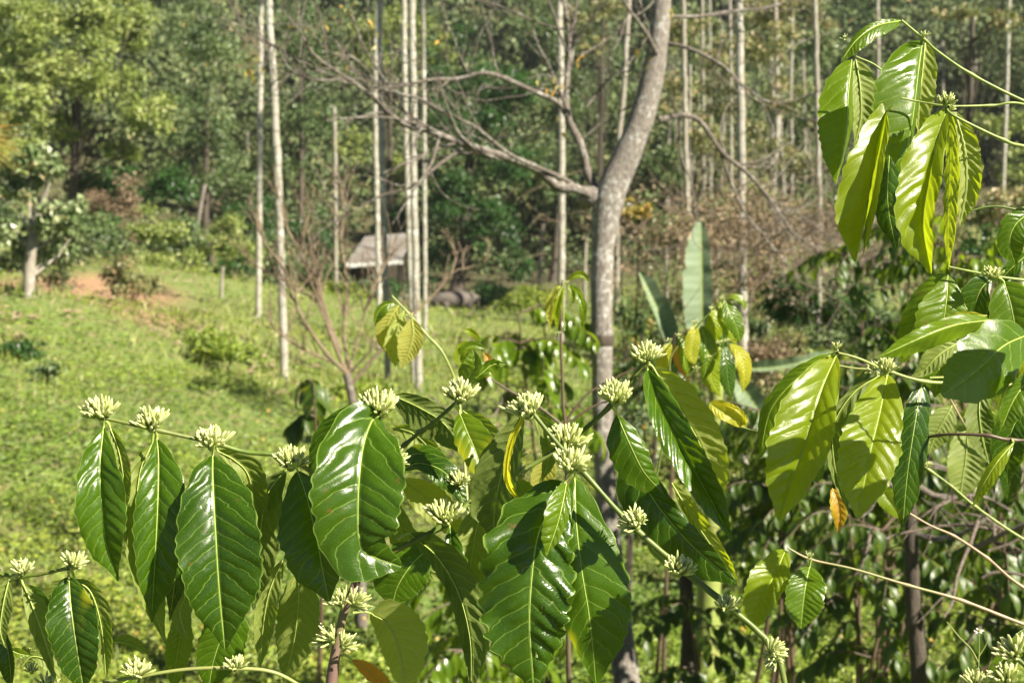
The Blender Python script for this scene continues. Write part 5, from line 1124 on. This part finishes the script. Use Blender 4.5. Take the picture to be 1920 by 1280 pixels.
Qm = plant('drooping leaf tuft at the top of the thin twig left of the large trunk', 1060, 545, 3.2, 'coffee_sprig', 'coffee sprig')
stem(Qm, [(1058,620,3.2),(1056,570,3.2),(1060,530,3.2)], 2, 1.4, 'stem_olive'); buds(Qm, 1060, 528, 3.18, 14, 8); buds(Qm, 1056, 548, 3.18, 11, 8); buds(Qm, 1047, 623, 3.18, 11, 8)
for mid, wa, wb, D0, D1, o in [
 ([(1058,532),(1042,545),(1030,575),(1032,618)], 8, 10, 3.2, 3.2, dict(m='leaf_yellow', face=-1, quilt=1.8)),
 ([(1056,535),(1048,560),(1042,590),(1046,622)], 5, 9, 3.18, 3.18, dict(m='leaf_young', quilt=1.8)),
 ([(1064,528),(1078,518),(1092,516),(1106,532)], 5, 8, 3.2, 3.2, dict(m='leaf_young')),
 ([(1068,534),(1082,545),(1094,575),(1092,624)], 8, 6, 3.2, 3.2, dict(m='leaf_mid')),
 ([(1066,534),(1072,550),(1074,562),(1072,572)], 5, 6, 3.25, 3.25, dict(m='leaf_young'))]: leaf(Qm, mid, wa, wb, D0, D1, **o)
Rm = plant('sprig of strongly ribbed yellow green leaves in front of the banana plant', 1200, 780, 3.0, 'coffee_sprig', 'coffee sprig')
stem(Rm, [(1230,900,3.0),(1262,740,3.0),(1300,695,3.0),(1345,660,3.0)], 2.4, 1.5, 'stem_green')
stem(Rm, [(1262,740,3.0),(1258,670,3.0),(1300,620,3.0),(1352,562,3.0)], 2.2, 1.5, 'stem_green', name='side_stem')
for a in [(1355,558),(1334,577),(1304,602),(1272,627),(1255,637),(1350,640),(1364,637),(1328,668),(1306,688)]: buds(Rm, *a, 2.96, 14, 10)
for i, (mid, wa, wb, mt) in enumerate([
 ([(1358,562),(1372,590),(1384,620),(1388,645)], 14, 12, 'leaf_mid'), ([(1350,566),(1362,600),(1372,625),(1380,650)], 12, 12, 'leaf_young'), ([(1340,580),(1338,610),(1332,640),(1334,665)], 14, 14, 'leaf_young'), ([(1348,582),(1352,610),(1356,640),(1358,660)], 10, 12, 'leaf_dark'),
 ([(1305,606),(1300,635),(1298,665),(1304,690)], 12, 10, 'leaf_yellow'), ([(1314,610),(1324,640),(1326,680),(1318,715)], 12, 14, 'leaf_mid'),
 ([(1350,650),(1335,680),(1335,710),(1352,745)], 16, 12, 'leaf_young'), ([(1358,645),(1362,680),(1366,715),(1372,750)], 14, 12, 'leaf_dark'), ([(1368,645),(1390,665),(1398,700),(1392,738)], 12, 10, 'leaf_yellow'),
 ([(1274,632),(1280,655),(1284,680),(1290,705)], 8, 10, 'leaf_mid'), ([(1258,642),(1246,665),(1242,690),(1248,708)], 10, 10, 'leaf_yellow'), ([(1264,645),(1275,680),(1288,705),(1292,716)], 7, 7, 'leaf_orange'), ([(1362,560),(1378,557),(1392,566),(1398,584)], 4, 6, 'leaf_young')]):
    leaf(Rm, mid, wa*1.3, wb*1.3, 3.0+.03*(i % 4), 3.0+.03*(i % 4), m=mt, quilt=2., N=11, seed=i, zb=.4)
Sm = plant('yellow leaf curled over a stalk right of the ribbed leaves', 1440, 850, 2.2, 'coffee_sprig', 'coffee sprig')
stem(Sm, [(1470,900,2.3),(1435,822,2.2),(1405,805,2.2),(1375,798,2.2)], 1.6, 1.1, 'stem_green')
leaf(Sm, [(1378,800),(1398,790),(1380,765),(1330,752)], 4, 4, 2.2, 2.2, m='leaf_yellow')
leaf(Sm, [(1330,756),(1350,770),(1378,785),(1400,802)], 14, 22, 2.2, 2.2, m='leaf_yellow', N=8, fat=.5)

# ---- whole coffee shrubs farther off: small arched leaves hanging in pairs
def leaf_template():
    us = np.linspace(-1, 1, 5); vs = np.linspace(0, 1, 9); U, V = np.meshgrid(us, vs)
    pr = np.sin(math.pi*V**.85)**.8; x = U*.2*pr; y = V*np.cos(V*.6); z = -V*V*.28+np.abs(U)*.07*pr+.012*np.sin(V*38)*np.abs(U)
    G = np.stack([x, y, z], -1).reshape(-1, 3); i = np.arange(8)[:, None]*5; j = np.arange(4)[None]; F = np.stack([i+j, i+j+1, i+5+j+1, i+5+j], -1).reshape(-1, 4)
    return G, F, np.stack([U*.5+.5, V], -1).reshape(-1, 2), np.stack([(V-.15*np.abs(U)*pr)*10, pr*.9+.1], -1).reshape(-1, 2)
TG, TF, TUV, TU2 = leaf_template()
def hang_leaf(mb, p, d, up, L_, r):
    d = nrm(d); s = nrm(np.cross(d, up)); u = np.cross(s, d); mb.add(p+L_*(TG[:, :1]*s+TG[:, 1:2]*d+TG[:, 2:]*u), TF, TUV, TU2, r=r)
def coffee_shrub(label, px, row, D, hgt, spread, nst, seed, m='leaf_dark', L_=.17, dens=.65):
    "px,row: the pixel of the shrub's middle"
    g = np.random.default_rng(seed); c = P(px, row, D); f = np.array([c[0], c[1], gz(c[0], c[1])]); top = c[2]+hgt*.5
    root = empty('coffee_shrub', f, label, 'coffee shrub', 'coffee shrubs in the middle distance'); sb = MB(); fb = MB()
    for s_ in range(nst):
        e = np.array([c[0]+g.normal()*spread*.35, c[1]+g.normal()*spread*.3, top*g.uniform(.96, 1.02)]); st = spline([f+g.normal(size=3)*[.06, .06, 0]-[0, 0, .1], f*.5+e*.5+g.normal(size=3)*.05, e], 16)
        tube(sb, st, np.linspace(.02, .006, 16), 6); lo_ = c[2]-hgt*.5
        zs = [p for p in st if p[2] > lo_]
        for k in range(int(len(zs)*2.2*dens)+3):
            p = zs[g.integers(len(zs))]; a = g.uniform(0, 6.28); Lb = spread*g.uniform(.5, 1.1)
            q = spline([p, p+[math.cos(a)*Lb*.5, math.sin(a)*Lb*.5, .09*Lb], p+[math.cos(a)*Lb, math.sin(a)*Lb, -.22*Lb]], 9); tube(sb, q, np.linspace(.005, .0018, 9), 5)
            dd = q[-1]-q[0]; sd = np.array([-math.sin(a), math.cos(a), 0])
            for j in range(2, 9):
                for sg in (-1, 1):
                    if g.random() < .12: continue
                    d = np.array([math.cos(a), math.sin(a), 0])*.35+sd*sg*.55+np.array([0, 0, -.75])+g.normal(size=3)*.18
                    hang_leaf(fb, q[j], d, nrm(np.array([math.cos(a)*.3, math.sin(a)*.3, 1.])+sd*sg*.4), L_*g.uniform(.6, 1.15), float(g.random()))
    sb.build('stems', M['stem_brown'], root); fb.build('foliage', M[m], root)
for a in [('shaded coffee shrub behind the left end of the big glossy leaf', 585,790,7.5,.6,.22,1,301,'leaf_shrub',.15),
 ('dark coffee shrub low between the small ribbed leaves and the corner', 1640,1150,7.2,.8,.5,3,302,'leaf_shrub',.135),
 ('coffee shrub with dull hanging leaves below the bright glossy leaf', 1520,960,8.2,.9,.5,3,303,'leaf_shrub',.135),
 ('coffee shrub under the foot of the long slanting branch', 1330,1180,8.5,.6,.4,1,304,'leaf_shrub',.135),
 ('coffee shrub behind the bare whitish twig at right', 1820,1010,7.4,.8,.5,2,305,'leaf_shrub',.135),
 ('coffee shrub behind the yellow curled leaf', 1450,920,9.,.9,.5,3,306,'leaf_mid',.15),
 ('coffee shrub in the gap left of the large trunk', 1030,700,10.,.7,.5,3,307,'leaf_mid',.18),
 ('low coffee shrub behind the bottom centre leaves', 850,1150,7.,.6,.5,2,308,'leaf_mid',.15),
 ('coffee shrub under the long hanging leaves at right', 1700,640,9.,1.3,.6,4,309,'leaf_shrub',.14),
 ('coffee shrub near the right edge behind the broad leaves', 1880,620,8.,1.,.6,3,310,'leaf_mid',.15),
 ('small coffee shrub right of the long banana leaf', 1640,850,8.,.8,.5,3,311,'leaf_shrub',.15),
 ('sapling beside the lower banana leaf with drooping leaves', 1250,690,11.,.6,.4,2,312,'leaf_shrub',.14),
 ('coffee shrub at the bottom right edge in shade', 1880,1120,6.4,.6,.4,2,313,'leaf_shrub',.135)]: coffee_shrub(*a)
print('FACES', sum(len(o.data.polygons) for o in C.objects if o.type == 'MESH'))

# ------------------------------------------------------------------ the faint haze over the hillside
hm = bpy.data.materials.new('haze'); hm.use_nodes = True; nt = hm.node_tree; nt.nodes.remove(nt.nodes['Principled BSDF'])
pv = nt.nodes.new('ShaderNodeVolumePrincipled'); pv.inputs['Density'].default_value = .00025; pv.inputs['Color'].default_value = (.93, .96, 1, 1); pv.inputs['Anisotropy'].default_value = .2
nt.links.new(pv.outputs[0], nt.nodes['Material Output'].inputs['Volume'])
mb = MB(); X0, X1, Y0, Y1, Z0, Z1 = -560., 560., -40., 640., -9.5, 112.
mb.add([(x, y, z) for z in (Z0, Z1) for y in (Y0, Y1) for x in (X0, X1)], [(0,2,3,1),(4,5,7,6),(0,1,5,4),(2,6,7,3),(0,4,6,2),(1,3,7,5)])
tag(mb.build('haze', hm, smooth=False), 'faint pale haze in the air over the hillside', 'haze', kind='stuff')
